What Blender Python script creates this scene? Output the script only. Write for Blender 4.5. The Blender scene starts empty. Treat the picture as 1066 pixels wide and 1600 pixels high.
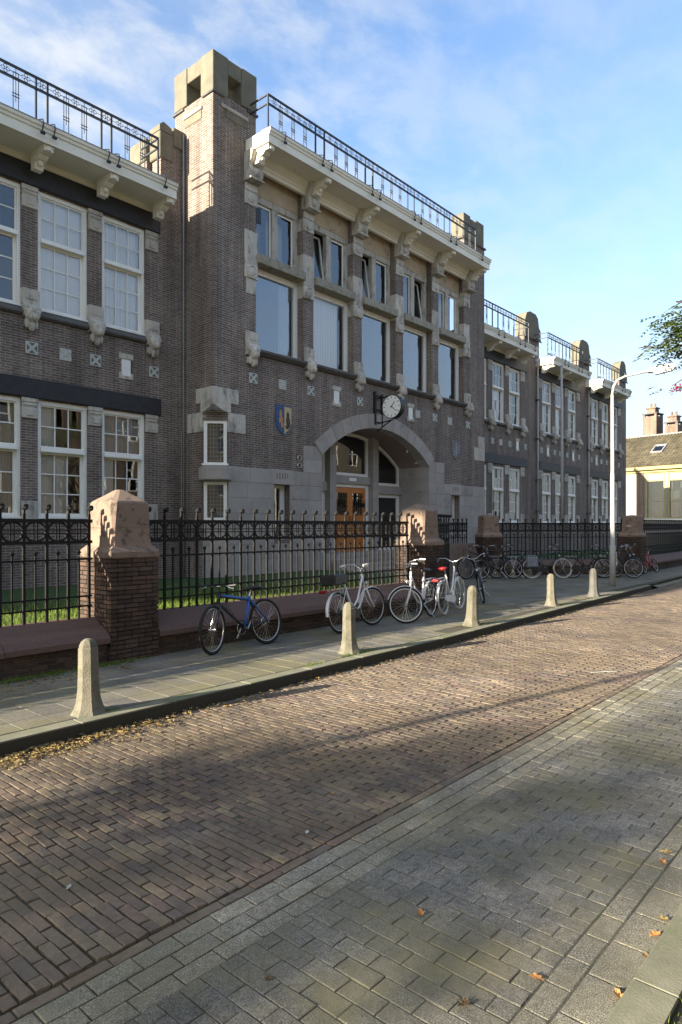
import bpy, math, random
from mathutils import Vector, Matrix
R=math.radians
rnd=random.Random(11)
sc=bpy.context.scene; col=sc.collection
# ---------------------------------------------------------------- camera
TH=R(41.267); SUN_AZ=R(14.0); SUN_EL=R(16.5)
cd=bpy.data.cameras.new('camera'); cam=bpy.data.objects.new('camera',cd); col.objects.link(cam)
cam.location=(0,0,1.92); cam.rotation_euler=(R(90),0,TH-R(90))
cd.sensor_fit='HORIZONTAL'; cd.sensor_width=36; cd.lens=1045/1066*36; cd.shift_y=20/1066
cd.clip_start=.05; cd.clip_end=3000
sc.camera=cam
# ---------------------------------------------------------------- world, sun, exposure
w=bpy.data.worlds.new('World'); sc.world=w; w.use_nodes=True
nt=w.node_tree; nt.nodes.clear()
def N(t,typ,**kw):
    n=t.nodes.new(typ)
    for k,v in kw.items():
        if k[0]=='i' and k[1:].isdigit(): n.inputs[int(k[1:])].default_value=v
        else: setattr(n,k,v)
    return n
sky=N(nt,'ShaderNodeTexSky',sky_type='NISHITA',sun_disc=False)
sky.sun_elevation=SUN_EL; sky.sun_rotation=-R(90)+SUN_AZ; sky.air_density=1.0; sky.dust_density=1.6; sky.ozone_density=2.2
tc=N(nt,'ShaderNodeTexCoord'); sep=N(nt,'ShaderNodeSeparateXYZ'); nt.links.new(tc.outputs['Generated'],sep.inputs[0])
mz=N(nt,'ShaderNodeMath',operation='MAXIMUM',i1=.06); nt.links.new(sep.outputs[2],mz.inputs[0])
zz=N(nt,'ShaderNodeMath',operation='ADD',i1=.18); nt.links.new(mz.outputs[0],zz.inputs[0])
dv=[]
for k in (0,1):
    d=N(nt,'ShaderNodeMath',operation='DIVIDE'); nt.links.new(sep.outputs[k],d.inputs[0]); nt.links.new(zz.outputs[0],d.inputs[1]); dv.append(d)
cx=N(nt,'ShaderNodeCombineXYZ'); nt.links.new(dv[0].outputs[0],cx.inputs[0]); nt.links.new(dv[1].outputs[0],cx.inputs[1])
mp=N(nt,'ShaderNodeMapping'); mp.inputs['Location'].default_value=(1.3,.4,0); mp.inputs['Rotation'].default_value=(0,0,.9); mp.inputs['Scale'].default_value=(1,1.35,1)
nt.links.new(cx.outputs[0],mp.inputs[0])
def sky_noise(scale,detail,rough,dist,lo,hi):
    n=N(nt,'ShaderNodeTexNoise'); n.inputs['Scale'].default_value=scale; n.inputs['Detail'].default_value=detail; n.inputs['Roughness'].default_value=rough; n.inputs['Distortion'].default_value=dist
    nt.links.new(mp.outputs[0],n.inputs['Vector']); m_=N(nt,'ShaderNodeMapRange',interpolation_type='SMOOTHSTEP'); m_.inputs[1].default_value=lo; m_.inputs[2].default_value=hi; nt.links.new(n.outputs[0],m_.inputs[0]); return m_.outputs[0]
def sky_math(op,a,b):
    m_=N(nt,'ShaderNodeMath',operation=op)
    for k,q in enumerate((a,b)):
        if isinstance(q,(int,float)): m_.inputs[k].default_value=q
        else: nt.links.new(q,m_.inputs[k])
    return m_.outputs[0]
puffs=sky_noise(5.5,7,.58,.25,.36,.66); sheet_=sky_noise(.95,4,.55,.4,.30,.66)
# cloud field lies towards the sun side of the sky and thins out away from it
dt=N(nt,'ShaderNodeVectorMath',operation='DOT_PRODUCT'); dt.inputs[1].default_value=(-.70,.62,.12); nt.links.new(tc.outputs['Generated'],dt.inputs[0])
fld=N(nt,'ShaderNodeMapRange',interpolation_type='SMOOTHSTEP'); fld.inputs[1].default_value=-.42; fld.inputs[2].default_value=.30; fld.inputs[3].default_value=.22; nt.links.new(dt.outputs['Value'],fld.inputs[0])
body=sky_math('ADD',sky_math('MULTIPLY',puffs,.55),sky_math('MULTIPLY',sheet_,.45))
cov=sky_math('MULTIPLY',sky_math('MULTIPLY',body,fld.outputs[0]),1.05)
hz=N(nt,'ShaderNodeMapRange',interpolation_type='SMOOTHSTEP'); hz.inputs[1].default_value=-.02; hz.inputs[2].default_value=.46; hz.inputs[3].default_value=.93; hz.inputs[4].default_value=.0
nt.links.new(sep.outputs[2],hz.inputs[0])
low=sky_math('MULTIPLY',hz.outputs[0],sky_math('ADD',sky_math('MULTIPLY',sky_noise(1.6,6,.6,.5,.3,.7),.25),.80))
gn=N(nt,'ShaderNodeMixRGB',blend_type='MULTIPLY'); gn.inputs[0].default_value=1; gn.inputs[2].default_value=(1.42,1.50,1.60,1); nt.links.new(sky.outputs[0],gn.inputs[1])
m1=N(nt,'ShaderNodeMixRGB'); m1.inputs[2].default_value=(3.25,3.5,3.72,1); nt.links.new(low,m1.inputs[0]); nt.links.new(gn.outputs[0],m1.inputs[1])
mix=N(nt,'ShaderNodeMixRGB'); mix.inputs[2].default_value=(3.75,3.85,3.92,1); nt.links.new(cov,mix.inputs[0]); nt.links.new(m1.outputs[0],mix.inputs[1])
bg=N(nt,'ShaderNodeBackground'); bg.inputs[1].default_value=.060
nt.links.new(mix.outputs[0],bg.inputs[0])
wo=N(nt,'ShaderNodeOutputWorld'); nt.links.new(bg.outputs[0],wo.inputs[0])
sl=bpy.data.lights.new('sun','SUN'); sl.energy=4.15; sl.angle=R(.55); sl.color=(1,.88,.71)
sun=bpy.data.objects.new('sun',sl); col.objects.link(sun); sun.location=(-30,10,30)
sdir=Vector((math.cos(SUN_EL)*math.cos(SUN_AZ),-math.cos(SUN_EL)*math.sin(SUN_AZ),-math.sin(SUN_EL)))
sun.rotation_euler=sdir.to_track_quat('-Z','Y').to_euler()
sc.view_settings.view_transform='Standard'; sc.view_settings.look='None'; sc.view_settings.exposure=2.13; sc.view_settings.gamma=1
sc.view_settings.use_curve_mapping=False
sc.render.engine='CYCLES'; sc.cycles.max_bounces=6; sc.cycles.transparent_max_bounces=12
sc.render.resolution_x=682; sc.render.resolution_y=1024

# ---------------------------------------------------------------- materials
def mat(name,c1,c2=None,scale=4.,rough=.85,bump=.0,bscale=60.,orand=.0,island=.0,metal=0.,spec=.35,c3=None,c3scale=1.2,c3lo=.55,c3hi=.7,stretch=None,detail=6):
    m=bpy.data.materials.new(name); m.use_nodes=True; t=m.node_tree; p=t.nodes['Principled BSDF']
    p.inputs['Roughness'].default_value=rough; p.inputs['Metallic'].default_value=metal; p.inputs['Specular IOR Level'].default_value=spec
    c2=c2 or c1
    g=N(t,'ShaderNodeNewGeometry'); vec=g.outputs['Position']
    if stretch:
        mp=N(t,'ShaderNodeMapping'); mp.inputs['Scale'].default_value=stretch; t.links.new(vec,mp.inputs[0]); vec=mp.outputs[0]
    n=N(t,'ShaderNodeTexNoise'); n.inputs['Scale'].default_value=scale; n.inputs['Detail'].default_value=detail; n.inputs['Roughness'].default_value=.65
    t.links.new(vec,n.inputs['Vector'])
    r=N(t,'ShaderNodeValToRGB'); r.color_ramp.elements[0].position=.32; r.color_ramp.elements[1].position=.68
    r.color_ramp.elements[0].color=(*c1,1); r.color_ramp.elements[1].color=(*c2,1); t.links.new(n.outputs[0],r.inputs[0]); out=r.outputs[0]
    if c3:
        n3=N(t,'ShaderNodeTexNoise'); n3.inputs['Scale'].default_value=c3scale; n3.inputs['Detail'].default_value=7; n3.inputs['Roughness'].default_value=.7; t.links.new(vec,n3.inputs['Vector'])
        mr=N(t,'ShaderNodeMapRange'); mr.inputs[1].default_value=c3lo; mr.inputs[2].default_value=c3hi; t.links.new(n3.outputs[0],mr.inputs[0])
        x=N(t,'ShaderNodeMixRGB'); x.inputs[2].default_value=(*c3,1); t.links.new(mr.outputs[0],x.inputs[0]); t.links.new(out,x.inputs[1]); out=x.outputs[0]
    if orand or island:
        oi=N(t,'ShaderNodeObjectInfo'); a=N(t,'ShaderNodeMath',operation='ADD'); t.links.new(oi.outputs['Random'],a.inputs[0])
        if island: t.links.new(g.outputs['Random Per Island'],a.inputs[1])
        fr=N(t,'ShaderNodeMath',operation='FRACT'); t.links.new(a.outputs[0],fr.inputs[0])
        k=max(orand,island); mr=N(t,'ShaderNodeMapRange'); mr.inputs[3].default_value=1-k; mr.inputs[4].default_value=1+k; t.links.new(fr.outputs[0],mr.inputs[0])
        x=N(t,'ShaderNodeMixRGB',blend_type='MULTIPLY'); x.inputs[0].default_value=1; t.links.new(out,x.inputs[1]); t.links.new(mr.outputs[0],x.inputs[2]); out=x.outputs[0]
    t.links.new(out,p.inputs['Base Color'])
    if bump:
        b=N(t,'ShaderNodeBump'); b.inputs['Strength'].default_value=bump; b.inputs['Distance'].default_value=.02
        nb=N(t,'ShaderNodeTexNoise'); nb.inputs['Scale'].default_value=bscale; nb.inputs['Detail'].default_value=5; t.links.new(g.outputs['Position'],nb.inputs['Vector'])
        t.links.new(nb.outputs[0],b.inputs['Height']); t.links.new(b.outputs[0],p.inputs['Normal'])
    return m
def brickmat(name,c1,c2,mortar,weather,row=.06,width=.22,ms=.007):
    m=bpy.data.materials.new(name); m.use_nodes=True; t=m.node_tree; p=t.nodes['Principled BSDF']; p.inputs['Roughness'].default_value=.88; p.inputs['Specular IOR Level'].default_value=.25
    g=N(t,'ShaderNodeNewGeometry'); s=N(t,'ShaderNodeSeparateXYZ'); t.links.new(g.outputs['Position'],s.inputs[0])
    a=N(t,'ShaderNodeMath',operation='ADD'); t.links.new(s.outputs[0],a.inputs[0]); t.links.new(s.outputs[1],a.inputs[1])
    wn=N(t,'ShaderNodeTexNoise'); wn.inputs['Scale'].default_value=3.; t.links.new(g.outputs['Position'],wn.inputs['Vector'])
    wz=N(t,'ShaderNodeMath',operation='MULTIPLY_ADD',i1=.012); t.links.new(wn.outputs[0],wz.inputs[0]); t.links.new(s.outputs[2],wz.inputs[2])
    c=N(t,'ShaderNodeCombineXYZ'); t.links.new(a.outputs[0],c.inputs[0]); t.links.new(wz.outputs[0],c.inputs[1])
    b=N(t,'ShaderNodeTexBrick',offset=.5); b.inputs['Color1'].default_value=(*c1,1); b.inputs['Color2'].default_value=(*c2,1); b.inputs['Mortar'].default_value=(*mortar,1)
    b.inputs['Scale'].default_value=1; b.inputs['Mortar Size'].default_value=ms; b.inputs['Mortar Smooth'].default_value=.3; b.inputs['Brick Width'].default_value=width; b.inputs['Row Height'].default_value=row; b.inputs['Bias'].default_value=.1
    t.links.new(c.outputs[0],b.inputs['Vector'])
    n=N(t,'ShaderNodeTexNoise'); n.inputs['Scale'].default_value=.7; n.inputs['Detail'].default_value=8; n.inputs['Roughness'].default_value=.68; t.links.new(g.outputs['Position'],n.inputs['Vector'])
    mr=N(t,'ShaderNodeMapRange'); mr.inputs[1].default_value=.35; mr.inputs[2].default_value=.68; t.links.new(n.outputs[0],mr.inputs[0])
    x=N(t,'ShaderNodeMixRGB',blend_type='MULTIPLY'); x.inputs[2].default_value=(*weather,1); t.links.new(mr.outputs[0],x.inputs[0]); t.links.new(b.outputs[0],x.inputs[1])
    n2=N(t,'ShaderNodeTexNoise'); n2.inputs['Scale'].default_value=9; n2.inputs['Detail'].default_value=4; t.links.new(c.outputs[0],n2.inputs['Vector'])
    m2=N(t,'ShaderNodeMapRange'); m2.inputs[1].default_value=.3; m2.inputs[2].default_value=.7; m2.inputs[3].default_value=.86; m2.inputs[4].default_value=1.14; t.links.new(n2.outputs[0],m2.inputs[0])
    x2=N(t,'ShaderNodeMixRGB',blend_type='MULTIPLY'); x2.inputs[0].default_value=1; t.links.new(x.outputs[0],x2.inputs[1]); t.links.new(m2.outputs[0],x2.inputs[2])
    sm=N(t,'ShaderNodeMapping'); sm.inputs['Scale'].default_value=(2.6,2.6,.22); t.links.new(g.outputs['Position'],sm.inputs[0])
    n4=N(t,'ShaderNodeTexNoise'); n4.inputs['Scale'].default_value=1.; n4.inputs['Detail'].default_value=6; n4.inputs['Roughness'].default_value=.7; t.links.new(sm.outputs[0],n4.inputs['Vector'])
    m4=N(t,'ShaderNodeMapRange'); m4.inputs[1].default_value=.36; m4.inputs[2].default_value=.66; m4.inputs[3].default_value=.66; m4.inputs[4].default_value=1.2; t.links.new(n4.outputs[0],m4.inputs[0])
    x4=N(t,'ShaderNodeMixRGB',blend_type='MULTIPLY'); x4.inputs[0].default_value=1; t.links.new(x2.outputs[0],x4.inputs[1]); t.links.new(m4.outputs[0],x4.inputs[2]); x2=x4
    t.links.new(x2.outputs[0],p.inputs['Base Color'])
    bu=N(t,'ShaderNodeBump',invert=True); bu.inputs['Strength'].default_value=.5; bu.inputs['Distance'].default_value=.008; t.links.new(b.outputs['Fac'],bu.inputs['Height']); t.links.new(bu.outputs[0],p.inputs['Normal'])
    return m
def glassmat(name,refl,tint=(.8,.86,.88),rough=.012):
    m=bpy.data.materials.new(name); m.use_nodes=True; t=m.node_tree; t.nodes.clear()
    tr=N(t,'ShaderNodeBsdfTransparent'); tr.inputs[0].default_value=(*tint,1)
    gl=N(t,'ShaderNodeBsdfGlossy'); gl.inputs['Roughness'].default_value=rough; gl.inputs[0].default_value=(.93,.95,.97,1)
    lw=N(t,'ShaderNodeLayerWeight'); lw.inputs[0].default_value=.35
    mr=N(t,'ShaderNodeMapRange'); mr.inputs[3].default_value=refl; mr.inputs[4].default_value=1; t.links.new(lw.outputs['Fresnel'],mr.inputs[0])
    g=N(t,'ShaderNodeNewGeometry'); n=N(t,'ShaderNodeTexNoise'); n.inputs['Scale'].default_value=2.2; n.inputs['Detail'].default_value=1; t.links.new(g.outputs['Position'],n.inputs['Vector'])
    b=N(t,'ShaderNodeBump'); b.inputs['Strength'].default_value=.035; b.inputs['Distance'].default_value=.02; t.links.new(n.outputs[0],b.inputs['Height']); t.links.new(b.outputs[0],gl.inputs['Normal'])
    mx=N(t,'ShaderNodeMixShader'); t.links.new(mr.outputs[0],mx.inputs[0]); t.links.new(tr.outputs[0],mx.inputs[1]); t.links.new(gl.outputs[0],mx.inputs[2])
    o=N(t,'ShaderNodeOutputMaterial'); t.links.new(mx.outputs[0],o.inputs[0]); return m
def rampmat(name,cols,rough=.9,orand=True,spec=.25,bump=.3,bscale=90,speck=0.,alt=None):
    """one of several piece colours per object / island, with grain and dirt"""
    m=bpy.data.materials.new(name); m.use_nodes=True; t=m.node_tree; p=t.nodes['Principled BSDF']; p.inputs['Roughness'].default_value=rough; p.inputs['Specular IOR Level'].default_value=spec
    g=N(t,'ShaderNodeNewGeometry'); oi=N(t,'ShaderNodeObjectInfo'); a=N(t,'ShaderNodeMath',operation='ADD'); t.links.new(oi.outputs['Random'],a.inputs[0]); t.links.new(g.outputs['Random Per Island'],a.inputs[1])
    fr=N(t,'ShaderNodeMath',operation='FRACT'); t.links.new(a.outputs[0],fr.inputs[0])
    r=N(t,'ShaderNodeValToRGB'); r.color_ramp.interpolation='LINEAR'; e=r.color_ramp.elements
    while len(e)<len(cols): e.new(.5)
    for i,c in enumerate(cols): e[i].position=i/(len(cols)-1); e[i].color=(*c,1)
    t.links.new(fr.outputs[0],r.inputs[0]); out=r.outputs[0]
    for sc_,lo,hi in ((.33,.78,1.24),(1.6,.74,1.26),(26,.8,1.2),(140,.80-speck*.8,1.2+speck*1.2),(300,.70-speck*1.3,1.3+speck*1.6)):
        n=N(t,'ShaderNodeTexNoise'); n.inputs['Scale'].default_value=sc_; n.inputs['Detail'].default_value=4; t.links.new(g.outputs['Position'],n.inputs['Vector'])
        mr=N(t,'ShaderNodeMapRange'); mr.inputs[1].default_value=.3; mr.inputs[2].default_value=.7; mr.inputs[3].default_value=lo; mr.inputs[4].default_value=hi; t.links.new(n.outputs[0],mr.inputs[0])
        x=N(t,'ShaderNodeMixRGB',blend_type='MULTIPLY'); x.inputs[0].default_value=1; t.links.new(out,x.inputs[1]); t.links.new(mr.outputs[0],x.inputs[2]); out=x.outputs[0]
    if alt:   # moss / dirt patches
        n=N(t,'ShaderNodeTexNoise'); n.inputs['Scale'].default_value=.9; n.inputs['Detail'].default_value=8; n.inputs['Roughness'].default_value=.7; t.links.new(g.outputs['Position'],n.inputs['Vector'])
        mr=N(t,'ShaderNodeMapRange'); mr.inputs[1].default_value=.43; mr.inputs[2].default_value=.66; mr.inputs[4].default_value=.82; t.links.new(n.outputs[0],mr.inputs[0])
        x=N(t,'ShaderNodeMixRGB'); x.inputs[2].default_value=(*alt,1); t.links.new(mr.outputs[0],x.inputs[0]); t.links.new(out,x.inputs[1]); out=x.outputs[0]
    t.links.new(out,p.inputs['Base Color'])
    b=N(t,'ShaderNodeBump'); b.inputs['Strength'].default_value=bump; b.inputs['Distance'].default_value=.006
    nb=N(t,'ShaderNodeTexNoise'); nb.inputs['Scale'].default_value=bscale; nb.inputs['Detail'].default_value=5; t.links.new(g.outputs['Position'],nb.inputs['Vector']); t.links.new(nb.outputs[0],b.inputs['Height']); t.links.new(b.outputs[0],p.inputs['Normal'])
    return m
M={}
M['brick']=brickmat('facade_brick',(.145,.108,.088),(.212,.164,.138),(.41,.38,.33),(.70,.70,.70))
M['stone']=mat('sandstone',(.56,.525,.45),(.42,.39,.335),3,.9,.6,40,orand=.12,c3=(.15,.142,.125),c3scale=3.2,c3lo=.5,c3hi=.70,stretch=(1.6,1.6,.6))
M['ashlar']=mat('ashlar_stone',(.39,.355,.315),(.31,.285,.255),1.6,.88,.3,50,orand=.10,c3=(.14,.135,.125),c3scale=1.1,c3lo=.56,c3hi=.78)
M['lichen']=mat('lichen_stone',(.36,.335,.26),(.25,.235,.19),9,.95,.6,60,orand=.1,c3=(.11,.10,.085),c3scale=6,c3lo=.54,c3hi=.70)
M['sillst']=mat('sill_stone',(.13,.125,.12),(.09,.088,.085),5,.85,.3,60)
M['copstone']=mat('coping_stone',(.185,.168,.118),(.12,.112,.085),3,.9,.5,40,c3=(.12,.12,.1),c3scale=2.,c3lo=.52,c3hi=.7)
M['granite']=mat('pink_granite',(.28,.2,.15),(.195,.14,.105),70,.8,.45,160,orand=.08,c3=(.10,.08,.062),c3scale=7,c3lo=.53,c3hi=.63)
M['graniteD']=mat('red_granite_coping',(.16,.098,.08),(.10,.066,.056),40,.8,.3,120,orand=.08,c3=(.1,.07,.06),c3scale=2.4,c3lo=.55,c3hi=.75)
M['white']=mat('white_paint',(.84,.83,.77),(.78,.765,.70),2,.55,.1,30)
M['cream']=mat('weathered_cream_paint',(.80,.765,.655),(.71,.67,.555),1.2,.6,.15,20,c3=(.30,.28,.24),c3scale=7,c3lo=.64,c3hi=.72,stretch=(1,1,2.5))
M['beam']=mat('dark_painted_beam',(.022,.022,.024),(.035,.034,.035),6,.55,.2,40)
M['iron']=mat('black_iron',(.010,.010,.011),(.016,.0155,.015),20,.6,.2,100,spec=.22)
M['rail']=mat('roof_rail_iron',(.016,.020,.026),(.03,.035,.04),10,.55,.1,60,spec=.4)
M['lead']=mat('lead_grey',(.3,.3,.3),(.22,.22,.22),4,.6)
M['tan']=mat('tan_plaster',(.50,.395,.265),(.38,.305,.215),1.7,.92,.3,30,c3=(.16,.14,.11),c3scale=3,c3lo=.56,c3hi=.75)
M['vault']=mat('vault_plaster',(.30,.235,.205),(.245,.19,.168),.8,.9,.2,20)
M['tile']=mat('glazed_tile',(.52,.52,.47),(.40,.41,.37),12,.5,.1,50,orand=.1)
M['tiled']=mat('dark_glazed_tile',(.13,.15,.13),(.08,.09,.08),14,.5)
M['glass']=glassmat('window_glass',.09,(.92,.94,.94))
M['glassU']=glassmat('sky_window_glass',.07,(.96,.97,.97)); M['glassC']=glassmat('large_window_glass',.15)
M['glassD']=glassmat('dark_glass',.07,(.5,.55,.55))
M['curtain']=mat('white_curtain',(.90,.89,.86),(.86,.85,.82),3,.95)
M['greycurt']=mat('grey_curtain',(.55,.54,.52),(.46,.455,.44),3,.95)
M['room']=mat('room_plaster',(.22,.21,.2),(.16,.155,.15),1,.9)
M['wood']=mat('orange_varnished_wood',(.58,.20,.03),(.44,.14,.02),3,.4,.1,30,stretch=(14,14,1),spec=.5)
M['clockw']=mat('clock_face_white',(.86,.86,.80),(.82,.82,.77),2,.4)
M['black']=mat('black_plastic',(.012,.012,.013),(.02,.02,.02),20,.45,spec=.5)
M['rubber']=mat('black_rubber',(.014,.014,.014),(.024,.023,.022),30,.8)
M['rubberW']=mat('white_rubber',(.55,.53,.48),(.48,.46,.42),30,.8)
M['chrome']=mat('bike_chrome',(.55,.55,.54),(.42,.42,.41),10,.28,metal=.9)
M['bwhite']=mat('white_bike_paint',(.74,.74,.72),(.66,.66,.64),6,.35,spec=.5)
M['bblue']=mat('blue_bike_paint',(.03,.12,.42),(.022,.09,.33),6,.3,spec=.5)
M['bblack']=mat('black_bike_paint',(.014,.014,.016),(.02,.02,.022),6,.35,spec=.5)
M['bgreen']=mat('dark_green_bike_paint',(.03,.06,.05),(.02,.045,.04),6,.35,spec=.5)
M['bred']=mat('red_bike_paint',(.5,.02,.03),(.42,.015,.025),6,.35,spec=.5)
M['red']=mat('red_plastic',(.25,.010,.014),(.2,.008,.012),6,.4)
M['bag']=mat('grey_bag_cloth',(.20,.22,.25),(.13,.14,.16),8,.9)
M['poster']=mat('galvanised_lamp_paint',(.42,.415,.385),(.34,.335,.315),5,.5)
M['conc']=mat('bollard_concrete',(.175,.162,.12),(.12,.113,.085),7,.92,.4,70,orand=.1,c3=(.085,.085,.055),c3scale=6,c3lo=.50,c3hi=.66)
M['conc_shade']=mat('shade_toned_concrete',(.13,.125,.11),(.09,.09,.08),7,.92,.4,70)  # bollard concrete with shade put into its colour, for the shaded bollard
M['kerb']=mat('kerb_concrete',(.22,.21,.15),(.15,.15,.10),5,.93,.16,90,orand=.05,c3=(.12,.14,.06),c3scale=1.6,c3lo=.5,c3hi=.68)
M['soil']=mat('joint_soil',(.06,.052,.038),(.09,.076,.054),20,.95,.4,80,c3=(.045,.06,.02),c3scale=2,c3lo=.5,c3hi=.65)
M['earth']=mat('dry_earth',(.12,.10,.07),(.08,.07,.05),3,.95,.4,40)
M['grassg']=mat('lawn_soil',(.045,.085,.02),(.03,.06,.015),8,.95,.5,60)
M['grass']=mat('grass_blades',(.19,.26,.045),(.12,.18,.03),2,.7,island=.35,spec=.2)
M['bark']=mat('bark',(.14,.115,.085),(.08,.065,.05),14,.95,.6,40)
M['leafg']=mat('rowan_leaf',(.16,.22,.06),(.10,.15,.045),.8,.6,island=.4,spec=.3)
M['leafa']=mat('autumn_leaf',(.17,.085,.03),(.11,.07,.025),.9,.6,island=.5,spec=.3)
def leafy(m,tr):
    t=m.node_tree; p=t.nodes['Principled BSDF']; o=t.nodes['Material Output']; src=p.inputs['Base Color'].links[0].from_socket
    b=N(t,'ShaderNodeBsdfTranslucent'); x=N(t,'ShaderNodeMixShader'); x.inputs[0].default_value=tr; t.links.new(src,b.inputs[0]); t.links.new(p.outputs[0],x.inputs[1]); t.links.new(b.outputs[0],x.inputs[2]); t.links.new(x.outputs[0],o.inputs[0])
leafy(M['leafg'],.4); leafy(M['leafa'],.4); leafy(M['grass'],.35)
M['berry']=mat('red_berry',(.20,.01,.015),(.15,.008,.01),5,.4)
M['lit1']=rampmat('yellow_leaf',[(.36,.25,.06),(.17,.10,.04),(.30,.24,.12),(.10,.065,.03),(.40,.30,.10),(.2,.15,.06),(.24,.13,.05)],.75,bump=.1)
M['lit2']=mat('orange_leaf',(.46,.24,.07),(.36,.15,.045),9,.7,orand=.25)
M['yellow']=mat('yellow_painted_wood',(.35,.30,.13),(.30,.26,.11),3,.6)
M['offwhite']=mat('off_white_render',(.30,.285,.24),(.25,.24,.205),2,.9,.2,30)
M['pinkbr']=brickmat('pale_red_brick',(.17,.12,.09),(.22,.155,.115),(.25,.23,.2),(.8,.78,.76))
M['yelbr']=brickmat('yellow_brick',(.19,.16,.10),(.15,.128,.082),(.4,.37,.3),(.8,.78,.76))
M['rooft']=rampmat('roof_tile',[(.085,.074,.045),(.062,.055,.036),(.105,.09,.057)],.85,bump=.2,bscale=30)
M['pave']=rampmat('red_brown_paver',[(.150,.110,.084),(.100,.083,.071),(.168,.134,.096),(.122,.091,.074),(.196,.158,.106),(.110,.093,.078),(.156,.112,.087)],.82,alt=(.16,.125,.08))
M['grey']=rampmat('grey_concrete_paver',[(.140,.133,.115),(.168,.158,.135),(.120,.115,.102),(.152,.143,.122)],.9,speck=.35,bump=.5,bscale=160,alt=(.17,.155,.085))
M['lightp']=rampmat('pale_aggregate_paver',[(.205,.19,.15),(.17,.158,.126),(.235,.218,.172)],.9,speck=.45,bump=.6,bscale=180,alt=(.165,.15,.085))
M['slab']=rampmat('pavement_slab',[(.130,.124,.108),(.150,.140,.116),(.110,.105,.093)],.9,speck=.2,bump=.4,bscale=120,alt=(.165,.15,.075))
M['pbrick']=rampmat('pier_brick',[(.065,.042,.032),(.092,.060,.044),(.045,.032,.027),(.076,.052,.041)],.88,bump=.4,bscale=70)
M['mortar']=mat('mortar',(.15,.13,.11),(.11,.095,.08),12,.95,.3,60)

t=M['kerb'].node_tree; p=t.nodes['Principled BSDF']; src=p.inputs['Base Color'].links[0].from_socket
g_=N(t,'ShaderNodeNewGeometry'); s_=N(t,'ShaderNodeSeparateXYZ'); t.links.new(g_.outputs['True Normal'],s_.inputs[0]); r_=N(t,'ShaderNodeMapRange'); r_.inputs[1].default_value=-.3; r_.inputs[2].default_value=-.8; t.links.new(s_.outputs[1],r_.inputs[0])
x_=N(t,'ShaderNodeMixRGB'); x_.inputs[2].default_value=(.045,.042,.03,1); t.links.new(r_.outputs[0],x_.inputs[0]); t.links.new(src,x_.inputs[1]); t.links.new(x_.outputs[0],p.inputs['Base Color'])  # road-facing sides coloured darker: painted shade along with traffic grime
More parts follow.
